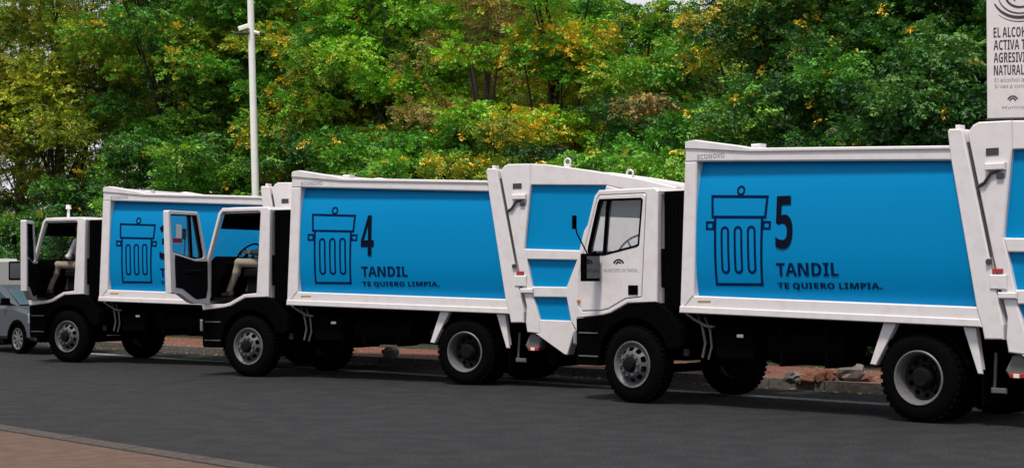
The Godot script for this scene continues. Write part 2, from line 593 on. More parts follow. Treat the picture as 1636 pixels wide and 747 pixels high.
# px, depth: where in plan; h: height; lo: where leaves start; r: crown radius; kind of colour; second colour and its share; density; lean
func tree(called: String, label: String, group: String, px: float, depth: float, h: float, lo: float, r: float, kind: String, second: String, share: float, density := 1.0, bark := "bark_dark", lean := 0.0, shrub := false) -> Node3D:
	var at := Vector3((px - 818.0) / 2632.0 * depth, 0.13, -depth)
	var t := thing(called, label, "shrub" if shrub else "tree", at, 0.0, group)
	var w := S()
	var top := Vector3(lean * h, h * 0.86, rng.randf_range(-0.5, 0.5))
	var spine := []
	var bend := Vector3(rng.randf_range(-0.35, 0.35), 0, rng.randf_range(-0.3, 0.3))
	for i in 9:
		var f := i / 8.0
		spine.append(top * f + bend * sin(f * PI) + Vector3(0.06 * sin(f * 11.0 + px), -0.15 * (1.0 - f), 0.05 * cos(f * 9.0 + px)))
	var tr := 0.035 + 0.016 * h
	if not shrub:
		tube(w, spine, tr, tr * 0.22, 9)
	# clumps of leaves through the crown, each on a limb
	var n := int((44.0 if not shrub else 36.0) * density * clampf(r * (h - lo) / 14.0, 0.5, 2.2))
	var clumps := []
	var cm := (lo + h) * 0.5
	var hh := (h - lo) * 0.5
	for i in n:
		var d := Vector3(rng.randfn(), rng.randfn(), rng.randfn()).normalized()
		var q := pow(rng.randf(), 0.42)
		var c := Vector3(d.x * r * q, cm + d.y * hh * q, d.z * r * q)
		var f := clampf(c.y / h, 0.0, 1.0)
		c.x += lean * h * f
		clumps.append(c)
		if i % 2 == 0 or shrub:
			var base: Vector3 = spine[clampi(int(f * 8.0) - 2, 0, 7)] if not shrub else Vector3(rng.randf_range(-0.3, 0.3) * r, 0, rng.randf_range(-0.3, 0.3) * r)
			var mid := base.lerp(c, 0.5) + Vector3(rng.randf_range(-0.2, 0.2), rng.randf_range(0.0, 0.5), rng.randf_range(-0.2, 0.2))
			tube(w, [base, mid, c], 0.05 if not shrub else 0.03, 0.012, 5)
	obj("trunk" if not shrub else "stems", w, bark, t)
	var xs: Array[Transform3D] = []
	var cs: Array[Color] = []
	var ta := tones(kind)
	var tb := tones(second)
	for c in clumps:
		var mixed := rng.randf_range(0.35, 0.85) if rng.randf() < share else 0.07
		var lightness := rng.randf()
		var cr := rng.randf_range(0.5, 0.95) * clampf(r / 2.4, 0.6, 1.15)
		var count := int(190 * cr * cr * density) + 20
		for k in count:
			var d := Vector3(rng.randfn(), rng.randfn(), rng.randfn()).normalized()
			var q := pow(rng.randf(), 0.45)
			var p: Vector3 = c + Vector3(d.x, d.y * 0.62, d.z) * cr * q
			if p.y < 0.1:
				p.y = rng.randf_range(0.1, 0.5)
			var yaw := atan2(-d.z, d.x) + rng.randf_range(-0.9, 0.9)
			var b := Basis(Vector3.UP, yaw) * Basis(Vector3(0, 0, 1), rng.randf_range(-0.5, 0.75)) * Basis(Vector3(1, 0, 0), rng.randf_range(-0.7, 0.7))
			xs.append(Transform3D(b.scaled(Vector3.ONE * rng.randf_range(0.75, 1.35)), p))
			var v := clampf(lightness * 0.6 + rng.randf() * 0.55 - 0.1, 0.0, 1.0)
			var tone := tb if rng.randf() < mixed else ta
			var col: Color = tone[0].lerp(tone[1], v * 2.0) if v < 0.5 else tone[1].lerp(tone[2], v * 2.0 - 1.0)
			if rng.randf() < 0.015:
				col = tones("yellow")[2]
			cs.append(col * rng.randf_range(0.75, 1.2))
	var mm := MultiMesh.new()
	mm.transform_format = MultiMesh.TRANSFORM_3D
	mm.use_colors = true
	mm.mesh = spray_mesh
	mm.instance_count = xs.size()
	for i in xs.size():
		mm.set_instance_transform(i, xs[i])
		mm.set_instance_color(i, cs[i])
	var mi := MultiMeshInstance3D.new()
	mi.name = "crown" if not shrub else "foliage"
	mi.multimesh = mm
	mi.material_override = M["leaf"]
	t.add_child(mi)
	mi.set_meta("kind", "stuff")
	sprays += xs.size()
	return t


func build_trees() -> void:
	spray_mesh = make_spray(18, 0.30, 0.082, 0.045)
	var g := "trees on the verge behind the trucks"
	var T := "verge_tree"
	# front row
	tree(T, "loose olive-green tree with pale gaps at the left end of the row", g, -60, 50, 11.0, 3.0, 3.0, "olive", "green", 0.3, 0.66)
	tree(T, "olive tree with some yellow leaves behind the cab of the farthest truck", g, 95, 49, 12.0, 3.4, 2.9, "olive", "yellow", 0.2, 0.68)
	tree(T, "slender tree with a thin dark trunk showing bare, left of the lamp post", g, 262, 47, 13.0, 2.6, 2.4, "green", "olive", 0.3, 0.62, "bark_dark", -0.005)
	tree(T, "full green tree directly behind the white lamp post", g, 410, 47, 12.0, 2.2, 2.7, "green", "olive", 0.25, 1.0)
	tree(T, "green tree with orange patches above the front of truck number 4", g, 545, 45, 12.0, 2.6, 2.6, "green", "yellow", 0.42, 0.95, "bark_grey", 0.03)
	tree(T, "bright green tree above the middle of truck number 4", g, 660, 43, 11.5, 2.4, 2.4, "bright", "olive", 0.3, 0.95, "bark_grey", -0.05)
	tree(T, "thin brownish half-dead tree with its trunk showing above the tailgate of truck number 4", g, 772, 40, 10.5, 3.2, 1.9, "rust", "olive", 0.45, 0.55, "bark_grey")
	tree(T, "olive and golden tree between the brown tree and the gap of white sky", g, 872, 38.5, 9.6, 2.6, 2.2, "bright", "yellow", 0.5, 0.9)
	tree(T, "mid-green tree with a rounded top just left of the white sky gap", g, 938, 42, 9.4, 2.2, 2.0, "green", "olive", 0.4, 0.95)
	tree(T, "low green tree under the gap of white sky", g, 1066, 37, 7.5, 2.2, 2.1, "green", "olive", 0.35, 1.0)
	tree(T, "tree with a dark forked trunk showing behind the bin emblem of truck number 5", g, 1228, 34, 9.5, 3.1, 1.65, "dark", "yellow", 0.2, 0.75, "bark_dark", 0.005)
	tree(T, "dark green tree with a few yellow sprays above the middle of truck number 5", g, 1335, 33, 9.5, 2.3, 2.1, "dark", "olive", 0.3, 1.0)
	tree(T, "dense dark green tree above the rear of truck number 5", g, 1465, 32, 9.5, 2.2, 2.1, "dark", "green", 0.35, 1.0)
	tree(T, "very dark tree beside and behind the tall white notice board", g, 1600, 31, 9.5, 2.0, 2.1, "dark", "dark", 0.2, 1.0)
	tree(T, "dark tree at the right end of the row, partly behind the notice board", g, 1730, 31, 9.0, 2.0, 2.1, "dark", "green", 0.2, 1.0)
	# second row fills between them
	g = "taller trees standing behind the first row"
	T = "background_tree"
	var back := [
		[-110, 62, 14.0, "olive", "green", 0.42, "tall olive tree far behind the left end of the row"],
		[40, 60, 13.5, "olive", "green", 0.38, "tall olive tree seen through the gaps of the leftmost crowns"],
		[180, 58, 14.0, "green", "olive", 0.42, "tall green tree behind the slender dark trunk, on its left"],
		[335, 58, 14.0, "green", "olive", 1.0, "tall green tree between the slender trunk and the lamp post"],
		[480, 56, 14.0, "dark", "green", 1.0, "tall deep green tree right of the lamp post, behind the first row"],
		[605, 54, 14.0, "green", "bright", 1.0, "tall bright-leaved tree behind the middle of truck number 4"],
		[735, 52, 14.0, "green", "dark", 1.0, "tall green tree behind the brown half-dead tree"],
		[845, 50, 13.0, "bright", "yellow", 1.0, "tall light green tree left of the white sky gap"],
		[1055, 47, 8.2, "green", "olive", 1.0, "lower green tree standing behind the gap of white sky"],
		[1275, 46, 12.5, "dark", "green", 1.0, "tall dark tree right of the white sky gap"],
		[1350, 43, 12.0, "dark", "green", 1.0, "tall dark tree behind the forked trunk, on its right"],
		[1430, 42, 12.0, "dark", "olive", 1.0, "tall dark tree behind the rear half of truck number 5"],
		[1570, 41, 12.0, "dark", "dark", 1.0, "tall almost black tree left of the notice board"],
		[1720, 41, 12.0, "dark", "dark", 1.0, "tall almost black tree behind the notice board"],
	]
	for b in back:
		tree(T, b[6], g, b[0], b[1], b[2], 2.0, 3.0, b[3], b[4], 0.3, b[5])
	# shrubs close the view under the crowns
	g = "shrubs along the back of the footway"
	T = "verge_shrub"
	var low := [
		[-75, 48, 4.3, "dark", "olive", "dark shrub left of the cab of the farthest truck"],
		[90, 46, 4.7, "dark", "green", "dark shrub above the cab of the farthest truck"],
		[215, 44, 5.1, "dark", "green", "dark shrub behind the front of the blue panel of the farthest truck"],
		[330, 43, 5.3, "green", "dark", "green shrub left of the foot of the lamp post"],
		[455, 42, 5.6, "dark", "green", "dark shrub right of the foot of the lamp post"],
		[580, 40, 5.5, "green", "olive", "olive-tinged shrub behind the roof of truck number 4"],
		[700, 38, 5.3, "green", "bright", "bright green shrub left of the brown half-dead tree"],
		[825, 36, 5.3, "olive", "yellow", "yellowish shrub above the tailgate of truck number 4"],
		[930, 35, 5.3, "dark", "green", "dark shrub above the cab of truck number 5"],
		[1050, 33, 5.3, "dark", "rust", "dark shrub between cab and body of truck number 5"],
		[1150, 31, 5.3, "green", "dark", "green shrub behind the front lip of the body of truck number 5"],
		[1270, 30, 5.3, "dark", "green", "dark shrub behind the roof of truck number 5"],
		[1390, 29, 5.3, "green", "dark", "mid-green shrub behind the rear roof of truck number 5"],
		[1500, 28, 5.3, "dark", "dark", "almost black shrub left of the tailgate of truck number 5"],
		[1640, 27, 5.1, "dark", "dark", "almost black shrub behind the tailgate of truck number 5"],
	]
	for b in low:
		tree(T, b[5], g, b[0], b[1], b[2], 0.3, 1.8, b[3], b[4], 0.3, 1.3, "bark_dark", 0.0, true)


# ================================================================ trucks
const CAB_OUT := [Vector2(-0.98, 1.085), Vector2(-1.02, 1.20), Vector2(-0.995, 1.66), Vector2(-0.905, 1.95), Vector2(-0.655, 2.71), Vector2(-0.575, 2.79), Vector2(0.39, 2.785), Vector2(0.436, 2.745), Vector2(0.412, 1.315), Vector2(-0.08, 1.296), Vector2(-0.383, 1.161), Vector2(-0.514, 1.134)]
const CAB_IN := [Vector2(-0.88, 1.18), Vector2(-0.935, 1.28), Vector2(-0.93, 1.66), Vector2(-0.85, 1.95), Vector2(-0.605, 2.675), Vector2(-0.56, 2.725), Vector2(0.21, 2.725), Vector2(0.238, 2.70), Vector2(0.158, 1.375), Vector2(-0.11, 1.352), Vector2(-0.41, 1.215), Vector2(-0.53, 1.19)]
const DOOR_WIN := [Vector2(-0.72, 1.952), Vector2(-0.745, 1.962), Vector2(-0.757, 1.985), Vector2(-0.75, 2.04), Vector2(-0.575, 2.62), Vector2(-0.55, 2.66), Vector2(0.155, 2.655), Vector2(0.178, 2.635), Vector2(0.115, 2.06), Vector2(0.085, 2.04), Vector2(-0.44, 1.94), Vector2(-0.5, 1.932)]


func panel_z(y: float) -> float:
	var v := (y - 2.2) / 0.85
	return 1.168 - 0.045 * v * v - 0.055 * v * v * v * v


func shifted(a: Array, by: Vector2) -> Array:
	var out := []
	for p in a:
		out.append(p + by)
	return out


func flat(a: Array, z: float, grow := 0.0) -> SurfaceTool:
	var st := S()
	var p := inset(PackedVector2Array(a), grow)
	prism(st, Array(p), z, z + 0.004)
	return st


func mark(st: SurfaceTool, pts: Array, w: float, closed := false) -> void:
	# a stroke of vinyl that follows the curve of the panel
	var fine := []
	for i in pts.size() if closed else pts.size() - 1:
		var e: Vector2 = pts[i]
		var f: Vector2 = pts[(i + 1) % pts.size()]
		var cuts := maxi(1, int(e.distance_to(f) / 0.12))
		for c in cuts:
			fine.append(e.lerp(f, float(c) / cuts))
	if not closed:
		fine.append(pts[-1])
	pts = fine
	var n := pts.size()
	var out := []
	for i in n:
		var a: Vector2 = pts[(i + n - 1) % n] if closed or i > 0 else pts[i]
		var b: Vector2 = pts[(i + 1) % n] if closed or i < n - 1 else pts[i]
		var p: Vector2 = pts[i]
		var d0 := (p - a).normalized() if p != a else (b - p).normalized()
		var d1 := (b - p).normalized() if p != b else d0
		var m := Vector2(-d0.y - d1.y, d0.x + d1.x).normalized()
		var l := w * 0.5 / maxf(0.5, m.dot(Vector2(-d0.y, d0.x)))
		out.append([p + m * l, p - m * l])
	for i in n if closed else n - 1:
		var j := (i + 1) % n
		var q := []
		for v in [out[i][0], out[j][0], out[j][1], out[i][1]]:
			q.append(Vector3(v.x, v.y, panel_z(v.y) + 0.003))
		quad(st, q[0], q[1], q[2], q[3])


func wheel_front_meshes() -> Array:
	var tyre := S()
	lathe(tyre, [Vector2(0.285, -0.02), Vector2(0.30, 0.0), Vector2(0.36, 0.012), Vector2(0.43, 0.008), Vector2(0.475, -0.015), Vector2(0.497, -0.05), Vector2(0.50, -0.10), Vector2(0.50, -0.20), Vector2(0.49, -0.25), Vector2(0.45, -0.285), Vector2(0.30, -0.28), Vector2(0.285, -0.25)], 40)
	for k in 44:                                   # shoulder blocks of the tread
		var keep := XF
		XF = XF * Transform3D(Basis(Vector3(0, 0, 1), TAU * k / 44.0), Vector3.ZERO)
		box(tyre, 0.478, 0.507, -0.022, 0.022, -0.10, -0.022, 0.004)
		box(tyre, 0.49, 0.507, -0.022, 0.022, -0.24, -0.115, 0.004)
		XF = keep
	var rim := S()
	lathe(rim, [Vector2(0.272, -0.22), Vector2(0.272, -0.05), Vector2(0.285, -0.01), Vector2(0.305, 0.006), Vector2(0.30, 0.016), Vector2(0.283, 0.012), Vector2(0.262, -0.02), Vector2(0.25, -0.035)], 40)
	var disc := S()
	lathe(disc, [Vector2(0.252, -0.036), Vector2(0.235, -0.025), Vector2(0.226, -0.018)], 40)
	lathe(disc, [Vector2(0.176, 0.028), Vector2(0.155, 0.045), Vector2(0.115, 0.05), Vector2(0.10, 0.045), Vector2(0.10, 0.0)], 40)
	for k in 10:                                   # webs between the ten hand holes
		var a0 := TAU * k / 10.0 + 0.16
		var a1 := TAU * (k + 1) / 10.0 - 0.16
		var m := (a0 + a1) * 0.5
		var pts := []
		for q in [[0.228, m - 0.17], [0.228, m + 0.17], [0.20, m + 0.10], [0.174, m + 0.17], [0.174, m - 0.17], [0.20, m - 0.10]]:
			pts.append(Vector3(q[0] * cos(q[1]), q[0] * sin(q[1]), lerpf(-0.018, 0.03, (0.228 - q[0]) / 0.054)))
		quad(disc, pts[0], pts[1], pts[2], pts[5])
		quad(disc, pts[5], pts[2], pts[3], pts[4])
	var hub := S()
	lathe(hub, [Vector2(0.10, 0.0), Vector2(0.095, 0.075), Vector2(0.08, 0.10), Vector2(0.04, 0.112), Vector2(0.0, 0.112)], 20)
	lathe(hub, [Vector2(0.255, -0.09), Vector2(0.0, -0.09)], 24)
	var nuts := S()
	for k in 10:
		var a := TAU * (k + 0.5) / 10.0
		lathe(nuts, [Vector2(0.018, 0.04), Vector2(0.016, 0.075), Vector2(0.0, 0.078)], 6, Vector3(cos(a) * 0.14, sin(a) * 0.14, 0))
	return [tyre, rim, disc, hub, nuts]


func wheel_rear_meshes() -> Array:
	var tyre := S()
	for z in [0.0, -0.32]:
		var a := Vector3(0, 0, z)
		lathe(tyre, [Vector2(0.285, -0.02), Vector2(0.30, 0.0), Vector2(0.36, 0.012), Vector2(0.43, 0.008), Vector2(0.475, -0.015), Vector2(0.497, -0.05), Vector2(0.50, -0.10), Vector2(0.50, -0.20), Vector2(0.49, -0.25), Vector2(0.45, -0.285), Vector2(0.30, -0.28), Vector2(0.285, -0.25)], 40, a)
		for k in 36:
			var keep := XF
			XF = XF * Transform3D(Basis(Vector3(0, 0, 1), TAU * k / 36.0), a)
			box(tyre, 0.474, 0.508, -0.026, 0.026, -0.12, -0.022, 0.004)
			box(tyre, 0.49, 0.508, -0.026, 0.026, -0.26, -0.135, 0.004)
			XF = keep
	var rim := S()
	lathe(rim, [Vector2(0.305, -0.006), Vector2(0.312, 0.008), Vector2(0.302, 0.018), Vector2(0.288, 0.012), Vector2(0.272, -0.02), Vector2(0.262, -0.05), Vector2(0.255, -0.14)], 44)
	var disc := S()
	lathe(disc, [Vector2(0.256, -0.14), Vector2(0.24, -0.155), Vector2(0.228, -0.16)], 40)
	lathe(disc, [Vector2(0.176, -0.175), Vector2(0.15, -0.18), Vector2(0.11, -0.18)], 40)
	for k in 10:
		var m := TAU * (k + 0.5) / 10.0
		var pts := []
		for q in [[0.229, m - 0.22], [0.229, m + 0.22], [0.202, m + 0.13], [0.174, m + 0.24], [0.174, m - 0.24], [0.202, m - 0.13]]:
			pts.append(Vector3(q[0] * cos(q[1]), q[0] * sin(q[1]), lerpf(-0.16, -0.175, (0.229 - q[0]) / 0.055)))
		quad(disc, pts[0], pts[1], pts[2], pts[5])
		quad(disc, pts[5], pts[2], pts[3], pts[4])
	var hub := S()
	lathe(hub, [Vector2(0.135, -0.18), Vector2(0.13, -0.08), Vector2(0.11, -0.05), Vector2(0.09, -0.03), Vector2(0.0, -0.03)], 24)
	lathe(hub, [Vector2(0.255, -0.22), Vector2(0.0, -0.22)], 24)
	var nuts := S()
	for k in 10:
		var a := TAU * (k + 0.5) / 10.0
		lathe(nuts, [Vector2(0.018, -0.18), Vector2(0.016, -0.145), Vector2(0.0, -0.14)], 6, Vector3(cos(a) * 0.155, sin(a) * 0.155, 0))
	return [tyre, rim, disc, hub, nuts]


func put_wheel(truck: Node3D, sts: Array, x: float, s: float) -> void:
	var w := Node3D.new()
	w.name = "wheel"
	truck.add_child(w, true)
	w.position = Vector3(x, 0.5, s * 1.165)
	if s < 0.0:
		w.rotation.y = PI
	w.rotation.z = x * 2.1 + s
	var called := ["tyre", "rim", "rim_disc", "hub", "wheel_nuts"]
	var ms := ["tyre_rubber", "rim_lip", "wheel_steel", "hub_grey", "bare_steel"]
	for i in 5:
		if sts[i] is SurfaceTool:
			sts[i].generate_normals()
			sts[i] = sts[i].commit()
		var m: String = ms[i]
		if x > 1.0 and (i == 2 or i == 4):
			m = "dark_wheel_steel"
		var p := part(called[i], sts[i], m, w)
		if i == 4:
			p.set_meta("kind", "stuff")


func make_truck() -> Node3D:
	var t := thing("garbage_truck", "", "truck", Vector3.ZERO, 0.0, "white and blue refuse trucks parked in a row")
	# ---------------------------------------------------------------- chassis
	var st := S()
	for s in [-1.0, 1.0]:
		box(st, -0.9, 5.9, 0.80, 1.06, s * 0.42 - 0.04, s * 0.42 + 0.04)
		box(st, 0.85, 5.6, 1.062, 1.20, s * 0.42 - 0.045, s * 0.42 + 0.045)
		tube(st, [Vector3(-0.7, 0.72, s * 0.42), Vector3(0, 0.60, s * 0.42), Vector3(0.7, 0.72, s * 0.42)], 0.04, 0.04, 6)
		tube(st, [Vector3(3.4, 0.76, s * 0.45), Vector3(4.19, 0.64, s * 0.45), Vector3(5.0, 0.76, s * 0.45)], 0.05, 0.05, 6)
	for x in [0.6, 1.5, 2.4, 3.3, 4.7, 5.6]:
		box(st, x - 0.05, x + 0.05, 0.86, 1.02, -0.38, 0.38)
	tube(st, [Vector3(0, 0.5, -0.95), Vector3(0, 0.42, -0.5), Vector3(0, 0.42, 0.5), Vector3(0, 0.5, 0.95)], 0.06, 0.06, 8)
	tube(st, [Vector3(4.188, 0.5, -1.0), Vector3(4.188, 0.5, 1.0)], 0.09, 0.09, 10)
	tube(st, [Vector3(3.95, 0.5, 0), Vector3(4.08, 0.5, 0), Vector3(4.19, 0.5, 0), Vector3(4.35, 0.5, 0)], 0.23, 0.2, 12)
	tube(st, [Vector3(0.9, 0.75, 0), Vector3(3.95, 0.52, 0)], 0.055, 0.055, 8)
	box(st, -0.5, 1.0, 0.55, 1.25, -0.36, 0.36, 0.05)                       # engine and gearbox
	box(st, 5.55, 5.72, 0.34, 0.50, -1.05, 1.05, 0.02)                      # rear underrun bar
	for s in [-0.6, 0.6]:
		box(st, 5.58, 5.68, 0.45, 0.95, s - 0.05, s + 0.05)
	obj("chassis", st, "chassis_black", t)
	# tanks
	st = S()
	tube(st, [Vector3(2.02, 0.78, 0.80), Vector3(2.05, 0.78, 0.80), Vector3(3.05, 0.78, 0.80), Vector3(3.08, 0.78, 0.80)], 0.215, 0.215, 16)
	box(st, 2.2, 2.25, 0.55, 1.02, 0.56, 1.03, 0.01)
	box(st, 2.85, 2.9, 0.55, 1.02, 0.56, 1.03, 0.01)
	obj("fuel_tank", st, "chassis_black", t)
	st = S()
	box(st, 1.22, 1.80, 0.60, 0.98, 0.55, 1.02, 0.03)
	box(st, 1.20, 1.82, 0.98, 1.01, 0.54, 1.03, 0.005)
	obj("battery_box", st, "chassis_black", t)
	for y in [0.72, 0.95]:
		st = S()
		tube(st, [Vector3(1.3, y, -0.85), Vector3(2.2, y, -0.85)], 0.11, 0.11, 12)
		obj("air_tank", st, "chassis_black", t)
	st = S()
	tube(st, [Vector3(2.5, 0.72, -0.8), Vector3(3.3, 0.72, -0.8)], 0.17, 0.17, 12)
	obj("exhaust_muffler", st, "dark_steel", t)
	st = S()
	box(st, 1.585, 1.68, 0.885, 0.925, 1.03, 1.05, 0.006)
	obj("side_marker", st, "pale_lens", t)
	# hoses and brackets behind the front wheel
	st = S()
	tube(st, [Vector3(0.42, 1.22, 1.05), Vector3(0.55, 1.16, 1.1), Vector3(0.68, 1.02, 1.1), Vector3(0.74, 0.84, 1.05)], 0.022, 0.018, 6)
	obj("hose", st, "grey_plastic", t)
	st = S()
	tube(st, [Vector3(0.75, 1.18, 1.0), Vector3(0.92, 1.10, 1.04), Vector3(1.1, 1.02, 1.04), Vector3(1.22, 1.0, 1.0)], 0.02, 0.02, 6)
	obj("hose", st, "grey_plastic", t)
	st = S()
	tube(st, [Vector3(0.86, 1.16, 0.9), Vector3(1.02, 1.0, 1.0), Vector3(1.08, 0.8, 1.02), Vector3(1.02, 0.62, 1.0)], 0.018, 0.018, 6)
	obj("hose", st, "grey_plastic", t)
	st = S()
	tube(st, [Vector3(0.98, 1.12, 0.9), Vector3(1.14, 0.96, 1.0), Vector3(1.18, 0.76, 1.02), Vector3(1.1, 0.6, 0.98)], 0.016, 0.016, 6)
	obj("hose", st, "grey_plastic", t)
	st = S()
	tube(st, [Vector3(0.52, 0.62, 0.7), Vector3(0.62, 1.1, 0.72)], 0.045, 0.03, 8)
	obj("hose", st, "grey_plastic", t)
	# ---------------------------------------------------------------- cab
	st = S()
	ring(st, CAB_OUT, CAB_IN, 1.085, 1.17, 0.012)
	ring(st, CAB_OUT, CAB_IN, -1.17, -1.085, 0.012)
	prism(st, [Vector2(-0.655, 2.70), Vector2(-0.575, 2.788), Vector2(-0.4, 2.80), Vector2(0.3, 2.80), Vector2(0.39, 2.783), Vector2(0.434, 2.744), Vector2(0.43, 2.70)], -1.087, 1.087, 0.0)
	box(st, 0.36, 0.415, 1.30, 2.705, -1.087, 1.087)
	# nose under the windscreen, rounded in plan
	var plan := [Vector2(-0.96, 1.083), Vector2(-1.06, 1.02), Vector2(-1.16, 0.8), Vector2(-1.20, 0.4), Vector2(-1.20, -0.4), Vector2(-1.16, -0.8), Vector2(-1.06, -1.02), Vector2(-0.96, -1.083)]
	var keep := XF
	XF = Transform3D(Basis(Vector3(1, 0, 0), Vector3(0, 0, 1), Vector3(0, -1, 0)), Vector3.ZERO)
	var flipped := []
	for p in plan:
		flipped.append(Vector2(p.x, p.y))
	flipped.append(Vector2(-0.9, -1.083))
	flipped.append(Vector2(-0.9, 1.083))
	prism(st, flipped, -1.94, -1.09, 0.02)
	XF = keep
	var cab := obj("cab", st, "white_paint", t)
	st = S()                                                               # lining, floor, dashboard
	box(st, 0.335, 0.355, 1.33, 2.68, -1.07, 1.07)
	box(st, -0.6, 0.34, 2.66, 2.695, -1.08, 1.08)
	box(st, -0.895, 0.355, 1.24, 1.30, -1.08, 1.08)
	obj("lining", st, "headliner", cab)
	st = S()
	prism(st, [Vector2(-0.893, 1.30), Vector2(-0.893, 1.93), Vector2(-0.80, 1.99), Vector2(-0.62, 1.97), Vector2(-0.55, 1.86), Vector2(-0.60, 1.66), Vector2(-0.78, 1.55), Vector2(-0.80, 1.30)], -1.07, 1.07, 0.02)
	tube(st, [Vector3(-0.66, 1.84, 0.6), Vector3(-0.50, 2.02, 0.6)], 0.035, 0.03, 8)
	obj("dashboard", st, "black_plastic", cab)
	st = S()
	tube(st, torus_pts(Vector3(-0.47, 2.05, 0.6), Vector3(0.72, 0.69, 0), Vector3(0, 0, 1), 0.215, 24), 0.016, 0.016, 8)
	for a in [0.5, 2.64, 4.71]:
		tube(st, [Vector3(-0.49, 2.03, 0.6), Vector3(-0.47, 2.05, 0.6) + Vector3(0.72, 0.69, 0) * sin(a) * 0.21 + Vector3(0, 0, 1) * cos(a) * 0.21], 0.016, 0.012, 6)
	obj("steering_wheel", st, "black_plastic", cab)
	st = S()
	box(st, -0.58, 0.30, 2.44, 2.655, -1.06, -1.03, 0.01)
	obj("sun_blind", st, "headliner", cab)
	st = S()
	prism(st, [Vector2(-0.625, 2.675), Vector2(-0.70, 2.45), Vector2(-0.68, 2.445), Vector2(-0.60, 2.675)], -1.05, 1.05)
	obj("sun_visor", st, "headliner", cab)
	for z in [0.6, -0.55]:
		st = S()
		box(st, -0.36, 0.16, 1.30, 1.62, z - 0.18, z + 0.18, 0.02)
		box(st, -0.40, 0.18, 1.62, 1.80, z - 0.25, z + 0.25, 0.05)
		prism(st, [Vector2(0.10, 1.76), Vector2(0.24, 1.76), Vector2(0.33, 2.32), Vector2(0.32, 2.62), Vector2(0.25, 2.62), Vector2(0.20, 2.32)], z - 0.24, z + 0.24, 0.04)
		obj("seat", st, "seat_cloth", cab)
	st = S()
	quad(st, Vector3(-0.915, 1.95, -1.06), Vector3(-0.915, 1.95, 1.06), Vector3(-0.65, 2.70, 1.06), Vector3(-0.65, 2.70, -1.06))
	obj("windscreen", st, "window_glass", cab)
	st = S()
	for k in 4:
		box(st, -1.212, -1.19, 1.28 + k * 0.13, 1.36 + k * 0.13, -0.62, 0.62, 0.006)
	obj("grille", st, "black_plastic", cab)
	st = S()                                                               # bumper, steps and arch below the cab
	var arch := [Vector2(-1.0, 1.078), Vector2(-0.514, 1.125), Vector2(-0.383, 1.15), Vector2(-0.08, 1.286), Vector2(0.42, 1.303), Vector2(0.60, 1.20), Vector2(0.76, 0.98), Vector2(0.80, 0.78), Vector2(0.74, 0.72)]
	for i in 15:
		var a := deg_to_rad(22.0 + i * 11.0)
		arch.append(Vector2(cos(a) * 0.60, 0.5 + sin(a) * 0.60))
	arch.append_array([Vector2(-0.60, 0.46), Vector2(-0.98, 0.46)])
	for z in [0.72, -1.155]:
		st = S()
		prism(st, arch, z, z + 0.435, 0.015)
		obj("wheel_arch", st, "black_plastic", t)
	st = S()
	var low := [Vector2(-0.98, 1.10), Vector2(-1.14, 0.98), Vector2(-1.24, 0.5), Vector2(-1.24, -0.5), Vector2(-1.14, -0.98), Vector2(-0.98, -1.10), Vector2(-0.8, -1.10), Vector2(-0.8, 1.10)]
	XF = Transform3D(Basis(Vector3(1, 0, 0), Vector3(0, 0, 1), Vector3(0, -1, 0)), Vector3.ZERO)
	prism(st, low, -1.075, -0.47, 0.02)
	XF = keep
	var bump := obj("bumper", st, "black_plastic", t)
	for s in [-1.0, 1.0]:
		for y in [0.885, 0.577]:
			st = S()
			box(st, -0.93, -0.60, y, y + 0.015, s * 1.16 - 0.012, s * 1.16 + 0.012)
			obj("step", st, "grey_plastic", bump)
	for s in [-0.8, 0.8]:
		st = S()
		box(st, -1.225, -1.15, 0.72, 0.92, s - 0.17, s + 0.17, 0.02)
		obj("headlight", st, "lamp_glass", t)
	for s in [1.0, -1.0]:
		st = S()
		box(st, -0.955, -0.895, 1.30, 1.335, s * 1.178 - 0.012, s * 1.178 + 0.012, 0.004)
		obj("indicator", st, "amber_lens", cab)
	# intake stack between cab and body
	st = S()
	box(st, 0.47, 0.79, 1.20, 2.74, 0.15, 1.10, 0.02)
	for k in 5:
		box(st, 0.50 + k * 0.06, 0.53 + k * 0.06, 1.25, 2.70, 1.10, 1.115, 0.003)
	box(st, 0.44, 0.475, 1.5, 2.0, 0.9, 1.12, 0.01)
	obj("air_intake", st, "black_plastic", t)
	# ---------------------------------------------------------------- doors
	for s in [1.0, -1.0]:
		var d := S()
		var hinge := Vector2(-0.93, 0)
		var zi := 1.105 if s > 0.0 else -1.165
		var rim := Array(inset(PackedVector2Array(CAB_IN), -0.022))
		var edge := Array(inset(PackedVector2Array(CAB_IN), 0.008))
		ring(d, shifted(edge, -hinge), shifted(DOOR_WIN, -hinge), -0.105 if s > 0.0 else -0.008, 0.008 if s > 0.0 else 0.105, 0.008)
		var door := obj("door", d, "white_paint", t, Vector3(hinge.x, 0, s * 1.165))
		d = S()
		var card := [Vector2(-0.80, 1.29), Vector2(-0.84, 1.45), Vector2(-0.83, 1.90), Vector2(-0.5, 1.90), Vector2(0.05, 2.0), Vector2(0.06, 1.90), Vector2(0.03, 1.47), Vector2(-0.15, 1.45), Vector2(-0.44, 1.31), Vector2(-0.55, 1.27)]
		prism(d, shifted(card, -hinge), -0.125 if s > 0.0 else 0.1, -0.1 if s > 0.0 else 0.125, 0.01)
		box(d, 0.25, 0.75, 1.70 - 0.0, 1.76, -0.17 if s > 0.0 else 0.126, -0.126 if s > 0.0 else 0.17, 0.01)
		obj("door_card", d, "headliner", door)
		d = S()
		ring(d, shifted(Array(inset(PackedVector2Array(DOOR_WIN), -0.012)), -hinge), shifted(Array(inset(PackedVector2Array(DOOR_WIN), 0.016)), -hinge), -0.03 * s - 0.042, -0.03 * s + 0.042)
